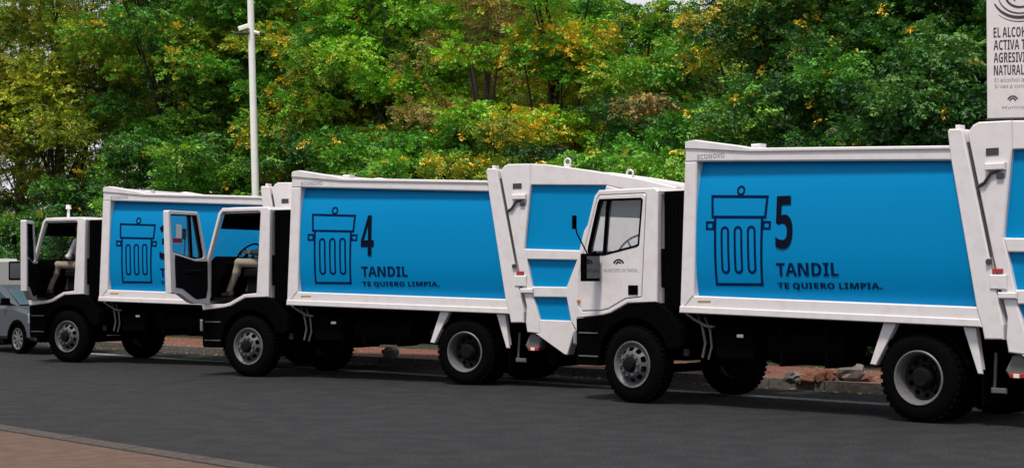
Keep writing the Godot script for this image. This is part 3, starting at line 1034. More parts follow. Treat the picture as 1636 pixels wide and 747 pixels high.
		prism(d, [Vector2(-0.505, 1.94) - hinge, Vector2(-0.475, 1.94) - hinge, Vector2(-0.405, 2.655) - hinge, Vector2(-0.435, 2.655) - hinge], -0.03 * s - 0.025, -0.03 * s + 0.04)
		obj("window_frame", d, "black_plastic", door)
		d = flat(shifted(DOOR_WIN, -hinge), -0.03 * s - 0.002)
		obj("window_glass", d, "window_glass", door)
		d = S()
		box(d, 0.87, 1.035, 1.405, 1.53, 0.004 if s > 0 else -0.02, 0.02 if s > 0 else -0.004, 0.006)
		obj("door_handle", d, "black_plastic", door)
		# mirrors on their arm
		d = S()
		var o: float = s
		box(d, 0.33, 0.43, 1.58, 1.945, 0.05 if s > 0 else -0.36, 0.36 if s > 0 else -0.05, 0.02)
		box(d, 0.17, 0.20, 2.27, 2.45, 0.26 if s > 0 else -0.34, 0.34 if s > 0 else -0.26, 0.01)
		tube(d, [Vector3(0.36, 1.64, 0.0), Vector3(0.34, 1.62, o * 0.10), Vector3(0.33, 1.94, o * 0.2), Vector3(0.2, 2.22, o * 0.27), Vector3(0.2, 2.3, o * 0.29)], 0.010, 0.010, 6)
		tube(d, [Vector3(0.30, 1.97, 0.0), Vector3(0.33, 1.95, o * 0.12)], 0.013, 0.013, 6)
		var mirror := obj("side_mirror", d, "black_plastic", door)
		d = S()
		box(d, 0.4305, 0.433, 1.62, 1.91, 0.08 if s > 0 else -0.33, 0.33 if s > 0 else -0.08)
		obj("mirror_glass", d, "mirror_glass", mirror)
		if s > 0.0:                                                        # small municipal crest and lettering
			d = S()
			var c := Vector2(0.705, 1.80)
			for k in [[0.075, 0.2, PI - 0.2], [0.042, 0.4, PI - 0.1]]:
				for i in 8:
					var a0: float = lerpf(k[1], k[2], i / 8.0)
					var a1: float = lerpf(k[1], k[2], (i + 1) / 8.0)
					var r: float = k[0]
					quad(d, Vector3(c.x + cos(a0) * r * 1.3, c.y + sin(a0) * r, 0.010), Vector3(c.x + cos(a1) * r * 1.3, c.y + sin(a1) * r, 0.010), Vector3(c.x + cos(a1) * (r - 0.022) * 1.3, c.y + sin(a1) * (r - 0.022), 0.010), Vector3(c.x + cos(a0) * (r - 0.022) * 1.3, c.y + sin(a0) * (r - 0.022), 0.010))
			obj("door_crest", d, "black_vinyl", door)
			letters("door_lettering", "MUNICIPIO DE TANDIL", 0.45, 1.03, 1.705, 1.745, 0.009, "pale_print", door, false)
	# ---------------------------------------------------------------- container body
	st = S()
	prism(st, [Vector2(0.84, 1.21), Vector2(0.935, 3.325), Vector2(1.06, 3.34), Vector2(1.74, 3.232), Vector2(1.92, 3.19), Vector2(4.65, 3.07), Vector2(4.985, 1.115)], -1.04, 1.04, 0.0)
	var body := obj("container_body", st, "white_paint", t)
	for s in [1.0, -1.0]:
		st = S()
		smooth_id += 1
		for i in 10:
			for j in 14:
				st.set_smooth_group(smooth_id)
				var q := []
				for uv in [[i, j], [i + 1, j], [i + 1, j + 1], [i, j + 1]]:
					var u: float = uv[0] / 10.0
					var v: float = uv[1] / 14.0
					var lo2 := Vector2(1.01, 1.385).lerp(Vector2(4.96, 1.29), u)
					var hi := Vector2(1.06, 3.105).lerp(Vector2(4.66, 2.94), u)
					var p := lo2.lerp(hi, v)
					q.append(Vector3(p.x, p.y, s * panel_z(p.y)))
				if s > 0.0:
					quad(st, q[0], q[3], q[2], q[1])
				else:
					quad(st, q[0], q[1], q[2], q[3])
		obj("side_panel", st, "blue_paint", body)
	for s in [1.0, -1.0]:
		st = S()
		var a := 1.03 if s > 0 else -SIDE
		var b := SIDE if s > 0 else -1.03
		prism(st, [Vector2(0.895, 3.09), Vector2(0.905, 3.33), Vector2(0.93, 3.352), Vector2(1.055, 3.364), Vector2(1.733, 3.255), Vector2(1.92, 3.214), Vector2(4.62, 3.093), Vector2(4.64, 2.925), Vector2(1.084, 3.087)], a, b, 0.018)
		obj("top_rail", st, "white_paint", body)
	for s in [1.0, -1.0]:
		st = S()
		prism(st, [Vector2(0.915, 3.33), Vector2(0.93, 3.345), Vector2(1.055, 3.36), Vector2(1.733, 3.25), Vector2(1.92, 3.208), Vector2(4.62, 3.087), Vector2(4.622, 3.05), Vector2(1.92, 3.165), Vector2(1.05, 3.25), Vector2(0.912, 3.26)], SIDE if s > 0 else -SIDE - 0.02, SIDE + 0.02 if s > 0 else -SIDE, 0.008)
		obj("top_flange", st, "white_paint", body)
	for s in [1.0, -1.0]:
		st = S()
		prism(st, [Vector2(0.81, 1.19), Vector2(0.895, 3.09), Vector2(1.084, 3.087), Vector2(1.03, 1.402)], 1.03 if s > 0 else -SIDE, SIDE if s > 0 else -1.03, 0.014)
		obj("front_post", st, "white_paint", body)
	for s in [1.0, -1.0]:
		st = S()
		prism(st, [Vector2(0.81, 1.188), Vector2(1.03, 1.40), Vector2(4.932, 1.306), Vector2(5.0, 1.092)], 1.03 if s > 0 else -SIDE, SIDE if s > 0 else -1.03, 0.014)
		prism(st, [Vector2(0.815, 1.185), Vector2(0.825, 1.27), Vector2(4.97, 1.175), Vector2(5.0, 1.088)], SIDE if s > 0 else -SIDE - 0.025, SIDE + 0.025 if s > 0 else -SIDE, 0.01)
		obj("bottom_rail", st, "white_paint", body)
	for s in [1.0, -1.0]:
		st = S()
		prism(st, [Vector2(4.60, 3.25), Vector2(4.62, 3.275), Vector2(4.77, 3.268), Vector2(4.785, 3.24), Vector2(5.08, 1.90), Vector2(5.25, 1.12), Vector2(5.25, 0.96), Vector2(5.027, 0.957), Vector2(5.0, 1.09), Vector2(4.934, 1.308), Vector2(4.64, 2.922)], 1.0 if s > 0 else -1.225, 1.225 if s > 0 else -1.0, 0.014)
		box(st, 4.66, 4.72, 3.268, 3.32, 1.1 * s - 0.06, 1.1 * s + 0.06, 0.01)
		obj("rear_post", st, "white_paint", body)
	for s in [1.0, -1.0]:
		st = S()
		box(st, 1.86, 2.0, 3.20, 3.27, 1.05 * s - 0.08, 1.05 * s + 0.08, 0.02)
		obj("roof_lug", st, "white_paint", body)
	# ---------------------------------------------------------------- markings on the panel
	st = S()
	mark(st, [Vector2(1.30, 2.643), Vector2(2.135, 2.61), Vector2(2.108, 2.362), Vector2(1.312, 2.385)], 0.036, true)
	mark(st, [Vector2(1.352, 2.385), Vector2(1.342, 1.545), Vector2(2.03, 1.542), Vector2(2.062, 2.362)], 0.036)
	mark(st, torus2(Vector2(1.735, 2.70), 0.05), 0.028)
	mark(st, [Vector2(1.222, 2.32), Vector2(1.32, 2.317), Vector2(1.32, 2.235), Vector2(1.222, 2.238)], 0.03, true)
	mark(st, [Vector2(2.085, 2.305), Vector2(2.178, 2.30), Vector2(2.172, 2.222), Vector2(2.08, 2.225)], 0.03, true)
	for x in [1.50, 1.70, 1.90]:
		var pts := []
		for i in 9:
			var a := PI - PI * i / 8.0
			pts.append(Vector2(x + cos(a) * 0.05, 2.20 + sin(a) * 0.05))
		for i in 9:
			var a := -PI * i / 8.0
			pts.append(Vector2(x + cos(a) * 0.05 - 0.002, 1.74 + sin(a) * 0.05))
		mark(st, pts, 0.032, true)
	obj("bin_emblem", st, "navy_vinyl", body)
	letters("town_name", "TANDIL", 2.255, 3.13, 1.648, 1.805, 0.0, "navy_vinyl", body, true, true)
	letters("slogan", "TE QUIERO LIMPIA.", 2.255, 3.70, 1.478, 1.568, 0.0, "navy_vinyl", body, true, true)
	st = S()
	box(st, 1.10, 1.30, 1.318, 1.342, SIDE, SIDE + 0.003)
	obj("rail_label", st, "gold_label", body)
	letters("maker_name", "ECONOVO", 1.10, 1.52, 3.115, 3.175, SIDE + 0.001, "pale_print", body)
	# ---------------------------------------------------------------- tailgate
	st = S()
	prism(st, [Vector2(4.86, 3.2), Vector2(4.99, 3.30), Vector2(5.6, 3.28), Vector2(6.37, 3.16), Vector2(7.23, 3.0), Vector2(7.70, 2.88), Vector2(7.80, 2.6), Vector2(7.66, 1.75), Vector2(7.25, 1.15), Vector2(6.9, 0.9), Vector2(6.0, 0.86), Vector2(5.42, 0.86), Vector2(5.32, 1.2), Vector2(5.17, 1.8)], -1.12, 1.12, 0.0)
	var tail := obj("tailgate", st, "white_paint", t)
	for s in [1.0, -1.0]:
		st = S()
		var a := 1.0 if s > 0 else -1.21
		var b := 1.21 if s > 0 else -1.0
		prism(st, [Vector2(4.835, 3.22), Vector2(4.90, 3.30), Vector2(4.97, 3.33), Vector2(5.36, 3.322), Vector2(5.36, 3.008), Vector2(5.253, 2.06), Vector2(5.295, 1.90), Vector2(5.381, 1.50), Vector2(5.402, 1.344), Vector2(5.508, 1.01), Vector2(5.52, 0.80), Vector2(5.30, 0.82), Vector2(5.275, 0.96), Vector2(5.29, 1.2), Vector2(5.13, 1.85)], a, b, 0.014)
		prism(st, [Vector2(5.362, 3.32), Vector2(5.6, 3.307), Vector2(6.37, 3.19), Vector2(7.23, 3.03), Vector2(7.72, 2.91), Vector2(7.74, 2.70), Vector2(6.62, 2.965), Vector2(5.362, 3.006)], a, b, 0.014)
		prism(st, [Vector2(5.255, 2.058), Vector2(6.42, 2.02), Vector2(6.36, 1.88), Vector2(5.297, 1.902)], a, b, 0.014)
		prism(st, [Vector2(5.383, 1.498), Vector2(6.05, 1.49), Vector2(6.05, 1.338), Vector2(5.404, 1.342)], a, b, 0.014)
		prism(st, [Vector2(6.62, 2.963), Vector2(7.74, 2.70), Vector2(7.84, 2.58), Vector2(7.70, 1.70), Vector2(7.28, 1.10), Vector2(6.9, 0.84), Vector2(6.14, 0.84), Vector2(6.035, 1.0), Vector2(5.965, 1.34), Vector2(5.965, 1.49), Vector2(6.14, 1.89), Vector2(6.25, 2.3), Vector2(6.55, 2.75)], a, b + 0.004 * s, 0.014)
		prism(st, [Vector2(5.51, 1.008), Vector2(6.032, 0.998), Vector2(6.10, 0.86), Vector2(5.98, 0.50), Vector2(5.93, 0.505), Vector2(5.45, 0.80), Vector2(5.522, 0.80)], a, b, 0.01)
		obj("tail_frame", st, "white_paint", tail)
	var panels := [
		[Vector2(5.34, 3.03), Vector2(6.7, 2.98), Vector2(6.5, 2.6), Vector2(6.28, 2.0), Vector2(5.24, 2.04)],
		[Vector2(5.28, 1.92), Vector2(6.16, 1.90), Vector2(5.94, 1.48), Vector2(5.37, 1.48)],
		[Vector2(5.39, 1.36), Vector2(5.98, 1.36), Vector2(6.05, 0.99), Vector2(5.49, 0.99)],
	]
	for p in panels:
		for z in [1.121, -1.15]:
			st = S()
			prism(st, p, z, z + 0.029)
			obj("tail_panel", st, "blue_paint", tail)
	st = S()
	prism(st, [Vector2(5.4, 0.84), Vector2(6.0, 0.84), Vector2(6.9, 0.82), Vector2(6.7, 0.55), Vector2(6.0, 0.40), Vector2(5.55, 0.42)], -0.98, 0.98, 0.03)
	obj("hopper_sump", st, "chassis_black", tail)
	for q in [Vector2(5.94, 3.27), Vector2(6.96, 3.07)]:
		st = S()
		tube(st, torus_pts(Vector3(q.x, q.y + 0.06, 1.12), Vector3(1, 0, 0), Vector3(0, 1, 0), 0.05, 16), 0.016, 0.016, 8)
		box(st, q.x - 0.05, q.x + 0.05, q.y - 0.05, q.y + 0.03, 1.09, 1.15, 0.006)
		obj("lifting_eye", st, "white_paint", tail)
	for z in [1.17, -1.17]:
		st = S()
		tube(st, [Vector3(4.83, 3.12, z), Vector3(5.09, 1.86, z * 1.015)], 0.02, 0.016, 8)
		obj("hydraulic_ram", st, "dark_steel", t)
	st = S()
	box(st, 5.06, 5.21, 2.955, 3.035, 1.211, 1.217)
	obj("vent_slot", st, "dark_steel", tail)
	st = S()
	box(st, 5.19, 5.27, 2.70, 2.76, 1.211, 1.24, 0.005)
	tube(st, [Vector3(4.96, 2.62, 1.22), Vector3(5.05, 2.66, 1.235), Vector3(5.12, 2.76, 1.235), Vector3(5.24, 2.80, 1.235)], 0.018, 0.018, 6)
	obj("tail_latch", st, "dark_steel", tail)
	for q in [[5.06, 5.30, 2.79, 2.87, 1.26], [5.10, 5.30, 1.50, 1.66, 1.24], [5.20, 5.42, 1.40, 1.47, 1.25]]:
		st = S()
		box(st, q[0], q[1], q[2], q[3], 1.205, q[4], 0.012)
		obj("hinge_block", st, "white_paint", tail)
	st = S()
	tube(st, [Vector3(5.08, 1.80, 1.2), Vector3(5.10, 1.80, 1.25)], 0.035, 0.035, 8)
	obj("pin", st, "dark_steel", tail)
	st = S()
	box(st, 5.13, 5.25, 1.675, 1.725, 1.205, 1.236, 0.006)
	obj("reflector", st, "red_lens", tail)
	var lamp: MeshInstance3D
	for z in [-1.13, 0.9]:
		st = S()
		prism(st, [Vector2(5.22, 0.62), Vector2(5.30, 0.78), Vector2(5.40, 0.81), Vector2(5.50, 0.73), Vector2(5.47, 0.58), Vector2(5.36, 0.54), Vector2(5.26, 0.56)], z, z + 0.23, 0.02)
		lamp = obj("tail_lamp", st, "grey_plastic", t)
	st = S()
	box(st, 5.28, 5.46, 0.545, 0.60, 1.06, 1.15, 0.01)
	obj("red_lens", st, "red_lens", lamp)
	st = S()
	box(st, 5.33, 5.40, 0.548, 0.592, 1.151, 1.158, 0.003)
	obj("clear_lens", st, "pale_lens", lamp)
	# ---------------------------------------------------------------- rear mudguards
	for p in [[Vector2(3.718, 1.113), Vector2(3.889, 1.108), Vector2(3.616, 0.622), Vector2(3.535, 0.63)], [Vector2(4.722, 1.085), Vector2(4.875, 1.08), Vector2(4.951, 0.574), Vector2(4.897, 0.573)]]:
		st = S()
		prism(st, p, 1.04, 1.13, 0.008)
		obj("mudguard_bracket", st, "white_paint", t)
	for s in [1.0, -1.0]:
		st = S()
		for i in 10:
			var a0 := deg_to_rad(20.0 + i * 14.0)
			var a1 := deg_to_rad(34.0 + i * 14.0)
			prism(st, [Vector2(4.188 + cos(a0) * 0.60, 0.46 + sin(a0) * 0.585), Vector2(4.188 + cos(a0) * 0.615, 0.46 + sin(a0) * 0.6), Vector2(4.188 + cos(a1) * 0.615, 0.46 + sin(a1) * 0.6), Vector2(4.188 + cos(a1) * 0.60, 0.46 + sin(a1) * 0.585)], 0.50 if s > 0 else -1.1, 1.1 if s > 0 else -0.50)
		box(st, 4.93, 4.955, 0.22, 0.62, 0.52 if s > 0 else -1.1, 1.1 if s > 0 else -0.52)
		obj("mudguard", st, "black_plastic", t)
	st = S()
	box(st, 4.98, 5.16, 0.36, 0.42, 0.95, 1.0, 0.01)
	tube(st, [Vector3(5.0, 0.40, 0.95), Vector3(5.0, 0.80, 0.9)], 0.02, 0.02, 6)
	obj("plate_bracket", st, "grey_plastic", t)
	# ---------------------------------------------------------------- wheels
	var f := wheel_front_meshes()
	put_wheel(t, f, 0.0, 1.0)
	put_wheel(t, f, 0.0, -1.0)
	var r := wheel_rear_meshes()
	put_wheel(t, r, 4.188, 1.0)
	put_wheel(t, r, 4.188, -1.0)
	return t


func torus2(c: Vector2, r: float) -> Array:
	var out := []
	for i in 15:
		var a := TAU * i / 14.0
		out.append(c + Vector2(cos(a), sin(a)) * r)
	return out


func place_truck(t: Node3D, x: float, z: float, yaw: float, number: String, label: String) -> void:
	var n := Vector3(-sin(yaw), 0, cos(yaw))
	t.position = Vector3(x, 0, z) - n * SIDE
	t.rotation.y = -yaw
	t.set_meta("label", label)
	letters("truck_number", number, 2.258, 2.505, 1.975, 2.612, 0.0, "black_vinyl", t.get_node("container_body"), true, true)


func copy_truck(proto: Node3D) -> Node3D:
	var c: Node3D = proto.duplicate()
	c.name = numbered("garbage_truck")
	add_child(c)
	return c


func build_trucks() -> void:
	var t5 := make_truck()
	var t4 := copy_truck(t5)
	var t3 := copy_truck(t5)
	place_truck(t5, 1.5447, -21.452, 0.7690, "5", "white and blue refuse truck with number 5 and its door shut")
	place_truck(t4, -4.3615, -27.143, 0.5240, "4", "white and blue refuse truck with number 4, driver's door wide open")
	place_truck(t3, -8.591, -31.732, 0.4829, "3", "farthest white and blue refuse truck, leftmost in the row, door swung open")
	t4.get_node("door").rotation.y = -deg_to_rad(85)
	t3.get_node("door").rotation.y = -deg_to_rad(56)
	# a notice stuck in the window of the open door
	var st := S()
	box(st, 0.72, 0.86, 2.28, 2.50, -0.036, -0.034)
	obj("window_sticker", st, "sticker_white", t4.get_node("door"))
	st = S()
	box(st, 0.70, 0.95, 2.20, 2.27, -0.036, -0.034)
	obj("window_sticker", st, "red_lens", t4.get_node("door"))
	# round-headed beacon on the roof of the farthest truck
	st = S()
	tube(st, [Vector3(-0.42, 2.79, 0.7), Vector3(-0.42, 2.99, 0.7)], 0.03, 0.025, 8)
	tube(st, [Vector3(-0.42, 2.98, 0.7), Vector3(-0.42, 3.01, 0.7), Vector3(-0.42, 3.06, 0.7)], 0.06, 0.045, 10)
	obj("roof_beacon", st, "pole_paint", t3)
	var g := "drivers sitting in the truck cabs"
	person(t4, "person in beige trousers sitting behind the open door of truck number 4", g, 0.10, 0.05, Color(0.02, 0.022, 0.03))
	person(t3, "person in a white shirt and beige trousers in the farthest truck's cab", g, -0.08, -0.12, Color(0.62, 0.62, 0.63))


# ================================================================ people
var BN := []      # bones: a, b, radius a, radius b, colour index


func bone(a: Vector3, b: Vector3, ra: float, rb: float, c: int) -> void:
	BN.append([a, b, ra, rb, c])


func skin_bones(st: SurfaceTool, bones: Array, cell: float, k: float, cols: Array) -> void:
	var lo := Vector3.ONE * 1e9
	var hi := -lo
	for b in bones:
		for e in [0, 1]:
			var r: float = b[2 + e] + cell * 3.0
			lo = lo.min(b[e] - Vector3.ONE * r)
			hi = hi.max(b[e] + Vector3.ONE * r)
	var nx := int((hi.x - lo.x) / cell) + 2
	var ny := int((hi.y - lo.y) / cell) + 2
	var nz := int((hi.z - lo.z) / cell) + 2
	var F := PackedFloat32Array()
	F.resize(nx * ny * nz)
	F.fill(1.0)
	var D := PackedFloat32Array()
	D.resize(nx * ny * nz)
	D.fill(1.0)
	var C := PackedByteArray()
	C.resize(nx * ny * nz)
	for b in bones:
		var a: Vector3 = b[0]
		var ab: Vector3 = b[1] - a
		var l2 := maxf(ab.length_squared(), 1e-9)
		var ra: float = b[2]
		var rb: float = b[3]
		var m := maxf(ra, rb) + k + cell * 2.0
		var c0: Vector3 = ((a.min(b[1]) - Vector3.ONE * m - lo) / cell).floor().max(Vector3.ZERO)
		var c1: Vector3 = ((a.max(b[1]) + Vector3.ONE * m - lo) / cell).ceil().min(Vector3(nx - 1, ny - 1, nz - 1))
		for iz in range(int(c0.z), int(c1.z) + 1):
			for iy in range(int(c0.y), int(c1.y) + 1):
				var row := (iz * ny + iy) * nx
				for ix in range(int(c0.x), int(c1.x) + 1):
					var p := lo + Vector3(ix, iy, iz) * cell
					var tt := clampf((p - a).dot(ab) / l2, 0.0, 1.0)
					var d := p.distance_to(a + ab * tt) - lerpf(ra, rb, tt)
					var i := row + ix
					if d < D[i]:
						D[i] = d
						C[i] = b[4]
					var e := F[i]
					var h := maxf(k - absf(e - d), 0.0) / k
					F[i] = minf(e, d) - h * h * k * 0.25
	smooth_id += 1
	var gid := smooth_id
	var idx := PackedInt32Array()
	idx.resize(nx * ny * nz)
	idx.fill(-1)
	var vp := PackedVector3Array()
	var vc := PackedByteArray()
	var offs := [0, 1, nx, nx + 1, nx * ny, nx * ny + 1, nx * ny + nx, nx * ny + nx + 1]
	var edges := [[0, 1], [2, 3], [4, 5], [6, 7], [0, 2], [1, 3], [4, 6], [5, 7], [0, 4], [1, 5], [2, 6], [3, 7]]
	for iz in nz - 1:
		for iy in ny - 1:
			var base := (iz * ny + iy) * nx
			for ix in nx - 1:
				var i := base + ix
				var s := 0
				for o in offs:
					if F[i + o] < 0.0:
						s += 1
				if s == 0 or s == 8:
					continue
				var sum := Vector3.ZERO
				var cnt := 0
				for e in edges:
					var fa := F[i + offs[e[0]]]
					var fb := F[i + offs[e[1]]]
					if (fa < 0.0) != (fb < 0.0):
						var tt := fa / (fa - fb)
						var pa := Vector3(e[0] & 1, (e[0] >> 1) & 1, e[0] >> 2)
						var pb := Vector3(e[1] & 1, (e[1] >> 1) & 1, e[1] >> 2)
						sum += pa.lerp(pb, tt)
						cnt += 1
				idx[i] = vp.size()
				vp.append(lo + (Vector3(ix, iy, iz) + sum / cnt) * cell)
				vc.append(C[i])
	var steps := [1, nx, nx * ny]
	for iz in range(1, nz - 1):
		for iy in range(1, ny - 1):
			for ix in range(1, nx - 1):
				var i := (iz * ny + iy) * nx + ix
				for ax in 3:
					var fa := F[i]
					var fb := F[i + steps[ax]]
					if (fa < 0.0) == (fb < 0.0):
						continue
					var u: int = steps[(ax + 1) % 3]
					var v: int = steps[(ax + 2) % 3]
					var q := [idx[i], idx[i - u], idx[i - u - v], idx[i - v]]
					if q.min() < 0:
						continue
					if fa < 0.0:
						q.reverse()
					for w in [0, 1, 2, 0, 2, 3]:
						st.set_smooth_group(gid)
						st.set_color(cols[vc[q[w]]])
						st.add_vertex(vp[q[w]])


func hand(st: SurfaceTool, wrist: Vector3, f: Vector3, side: Vector3, up: Vector3, thumb: float, cols: Array) -> void:
	# palm, four bent fingers of unequal length and a thumb from the side of the palm
	var b := []
	var palm := wrist + f * 0.05
	for k in 4:
		var o := (k - 1.5) * 0.02
		b.append([wrist + side * o * 0.7, wrist + f * 0.085 + side * o, 0.016, 0.013, 0])
		var l: float = [0.036, 0.043, 0.04, 0.031][k]
		var p0 := wrist + f * 0.085 + side * o
		var p1 := p0 + (f * 0.75 - up * 0.66) * l
		var p2 := p1 + (-up * 0.95 - f * 0.3) * l * 0.8
		var p3 := p2 + (-f * 0.9 - up * 0.3) * l * 0.6
		b.append([p0, p1, 0.0105, 0.0095, 0])
		b.append([p1, p2, 0.0095, 0.0085, 0])
		b.append([p2, p3, 0.0085, 0.0075, 0])
	var t0 := palm + side * 0.03 * thumb - f * 0.02
	var t1 := t0 + (side * thumb * 0.7 + f * 0.6 - up * 0.3) * 0.04
	b.append([palm - f * 0.02, t0, 0.016, 0.013, 0])
	b.append([t0, t1, 0.013, 0.011, 0])
	b.append([t1, t1 + (f * 0.8 - up * 0.6) * 0.03, 0.011, 0.009, 0])
	skin_bones(st, b, 0.0055, 0.008, cols)


func person(truck: Node3D, label: String, group: String, hip_x: float, lean: float, shirt: Color) -> void:
	# sits in the driver's seat facing the front (-x); local origin on the cab floor below the hips
	var t := thing("person", label, "person", Vector3.ZERO, 0.0, group)
	t.transform = truck.transform * Transform3D(Basis(), Vector3(hip_x, 1.30, 0.62))
	var skin := Color(0.30, 0.17, 0.11)
	var trousers := Color(0.27, 0.235, 0.185)
	var shoe := Color(0.06, 0.05, 0.045)
	var cols := [skin, shirt, trousers, shoe]
	var hip := Vector3(0, 0.60, 0)
	var chest := Vector3(lean + 0.06, 0.96, 0)
	var neck := Vector3(lean + 0.07, 1.12, 0)
	var b := []
	b.append([hip, hip.lerp(chest, 0.5), 0.135, 0.125, 1])
	b.append([hip + Vector3(0, 0, 0.07), hip.lerp(chest, 0.5) + Vector3(0, 0, 0.06), 0.11, 0.10, 1])
	b.append([hip + Vector3(0, 0, -0.07), hip.lerp(chest, 0.5) + Vector3(0, 0, -0.06), 0.11, 0.10, 1])
	b.append([chest + Vector3(0, -0.12, 0.06), chest + Vector3(0, 0.03, 0.10), 0.12, 0.09, 1])
	b.append([chest + Vector3(0, -0.12, -0.06), chest + Vector3(0, 0.03, -0.10), 0.12, 0.09, 1])
	b.append([chest + Vector3(0.01, 0.08, -0.15), chest + Vector3(0.01, 0.08, 0.15), 0.065, 0.065, 1])
	b.append([neck - Vector3(0, 0.05, 0), neck + Vector3(-0.02, 0.06, 0), 0.058, 0.052, 0])
	var knees := [Vector3(-0.52 - hip_x * 0.6, 0.58, 0.22), Vector3(-0.46 - hip_x * 0.6, 0.56, -0.14)]
	var feet := [Vector3(-0.70 - hip_x * 0.6, 0.115, 0.24), Vector3(-0.60 - hip_x * 0.6, 0.115, -0.14)]
	for i in 2:
		var s := 1.0 if i == 0 else -1.0
		b.append([hip + Vector3(-0.03, -0.03, 0.09 * s), knees[i], 0.098, 0.068, 2])
		b.append([knees[i], knees[i].lerp(feet[i], 0.35) + Vector3(0.02, 0, 0), 0.068, 0.066, 2])
		b.append([knees[i].lerp(feet[i], 0.35) + Vector3(0.02, 0, 0), feet[i], 0.066, 0.05, 2])
		b.append([feet[i] + Vector3(0.03, -0.06, 0), feet[i] + Vector3(-0.15, -0.075, 0.02 * s), 0.046, 0.036, 3])
		b.append([feet[i] + Vector3(0, -0.02, 0), feet[i] + Vector3(0.03, -0.06, 0), 0.045, 0.046, 3])
	var grips := [Vector3(-0.40 - hip_x, 0.76, 0.15), Vector3(-0.40 - hip_x, 0.76, -0.19)]
	for i in 2:
		var s := 1.0 if i == 0 else -1.0
		var sh := chest + Vector3(0.01, 0.07, 0.185 * s)
		var el := Vector3(lerpf(sh.x, grips[i].x, 0.42), 0.74, 0.255 * s)
		b.append([sh, el, 0.058, 0.046, 1])
		b.append([el, el.lerp(grips[i], 0.45), 0.046, 0.042, 1])
		b.append([el.lerp(grips[i], 0.45), grips[i], 0.039, 0.028, 0])
	var st := S()
	skin_bones(st, b, 0.014, 0.035, cols)
	for i in 2:
		hand(st, grips[i], Vector3(-0.92, 0.12, 0).normalized(), Vector3(0, 0, 1), Vector3(0.12, 0.98, 0).normalized(), -1.0 if i == 0 else 1.0, cols)
	# head: skull, jaw, nose, ears, brow, lips
	var hd := neck + Vector3(-0.045, 0.185, 0)
	var hb := []
	hb.append([hd + Vector3(0.025, 0.02, 0), hd + Vector3(-0.02, 0.03, 0), 0.082, 0.076, 0])
	hb.append([hd + Vector3(-0.02, -0.03, 0), hd + Vector3(-0.05, -0.085, 0), 0.066, 0.036, 0])
	hb.append([hd + Vector3(-0.095, 0.012, 0), hd + Vector3(-0.115, -0.03, 0), 0.009, 0.014, 0])
	hb.append([hd + Vector3(-0.084, 0.026, 0.034), hd + Vector3(-0.084, 0.026, -0.034), 0.014, 0.014, 0])
	hb.append([hd + Vector3(-0.088, -0.058, 0.016), hd + Vector3(-0.088, -0.058, -0.016), 0.009, 0.009, 0])
	hb.append([hd + Vector3(0.0, -0.04, 0), neck, 0.055, 0.05, 0])
	for s in [1.0, -1.0]:
		hb.append([hd + Vector3(0.01, 0.02, 0.08 * s), hd + Vector3(0.005, -0.025, 0.078 * s), 0.016, 0.01, 0])
		hb.append([hd + Vector3(-0.055, -0.01, 0.035 * s), hd + Vector3(-0.05, -0.03, 0.045 * s), 0.03, 0.025, 0])
	skin_bones(st, hb, 0.007, 0.014, cols)
	var body := obj("body", st, "person_body", t)
	# hair as a cap of its own, and eyes
	var hs := S()
	skin_bones(hs, [[hd + Vector3(0.04, 0.04, 0), hd + Vector3(-0.02, 0.055, 0), 0.084, 0.075, 0], [hd + Vector3(0.05, 0.0, 0), hd + Vector3(0.055, -0.04, 0), 0.07, 0.055, 0]], 0.009, 0.02, [Color(0.012, 0.01, 0.008)])
	obj("hair", hs, "person_body", t)
	for s in [1.0, -1.0]:
		var es := S()
		XF = Transform3D(Basis(Vector3.UP, -PI / 2), hd + Vector3(-0.083, 0.004, 0.033 * s))
		lathe(es, [Vector2(0.0, 0.011), Vector2(0.006, 0.009), Vector2(0.011, 0.0)], 10)
		XF = Transform3D()
		obj("eye", es, "black_vinyl", t)


# ================================================================ street furniture, cars
func car_wheel(parent: Node3D, x: float, s: float, r := 0.32) -> void:
	var w := Node3D.new()
	w.name = "wheel"
	parent.add_child(w, true)
	w.position = Vector3(x, r, s * 0.86)
	if s < 0:
		w.rotation.y = PI
	var st := S()
	lathe(st, [Vector2(r * 0.68, -0.02), Vector2(r * 0.74, 0.0), Vector2(r * 0.9, 0.004), Vector2(r * 0.98, -0.02), Vector2(r, -0.05), Vector2(r, -0.17), Vector2(r * 0.95, -0.2), Vector2(r * 0.68, -0.2)], 32)
	obj("tyre", st, "tyre_rubber", w)
	st = S()
	lathe(st, [Vector2(r * 0.66, -0.18), Vector2(r * 0.67, -0.03), Vector2(r * 0.72, 0.004), Vector2(r * 0.66, 0.002), Vector2(r * 0.62, -0.03)], 32)
	for k in 9:
		var keep := XF
		XF = XF * Transform3D(Basis(Vector3(0, 0, 1), TAU * k / 9.0), Vector3.ZERO)
		prism(st, [Vector2(0.03, -0.02), Vector2(r * 0.66, -0.026), Vector2(r * 0.66, 0.026), Vector2(0.03, 0.02)], -0.03, -0.008, 0.004)
		XF = keep
	lathe(st, [Vector2(0.055, -0.02), Vector2(0.05, 0.0), Vector2(0.0, 0.002)], 16)
	obj("rim", st, "rim_lip", w)
	st = S()
	lathe(st, [Vector2(r * 0.66, -0.09), Vector2(0.0, -0.09)], 24)
	obj("brake_disc", st, "chassis_black", w)


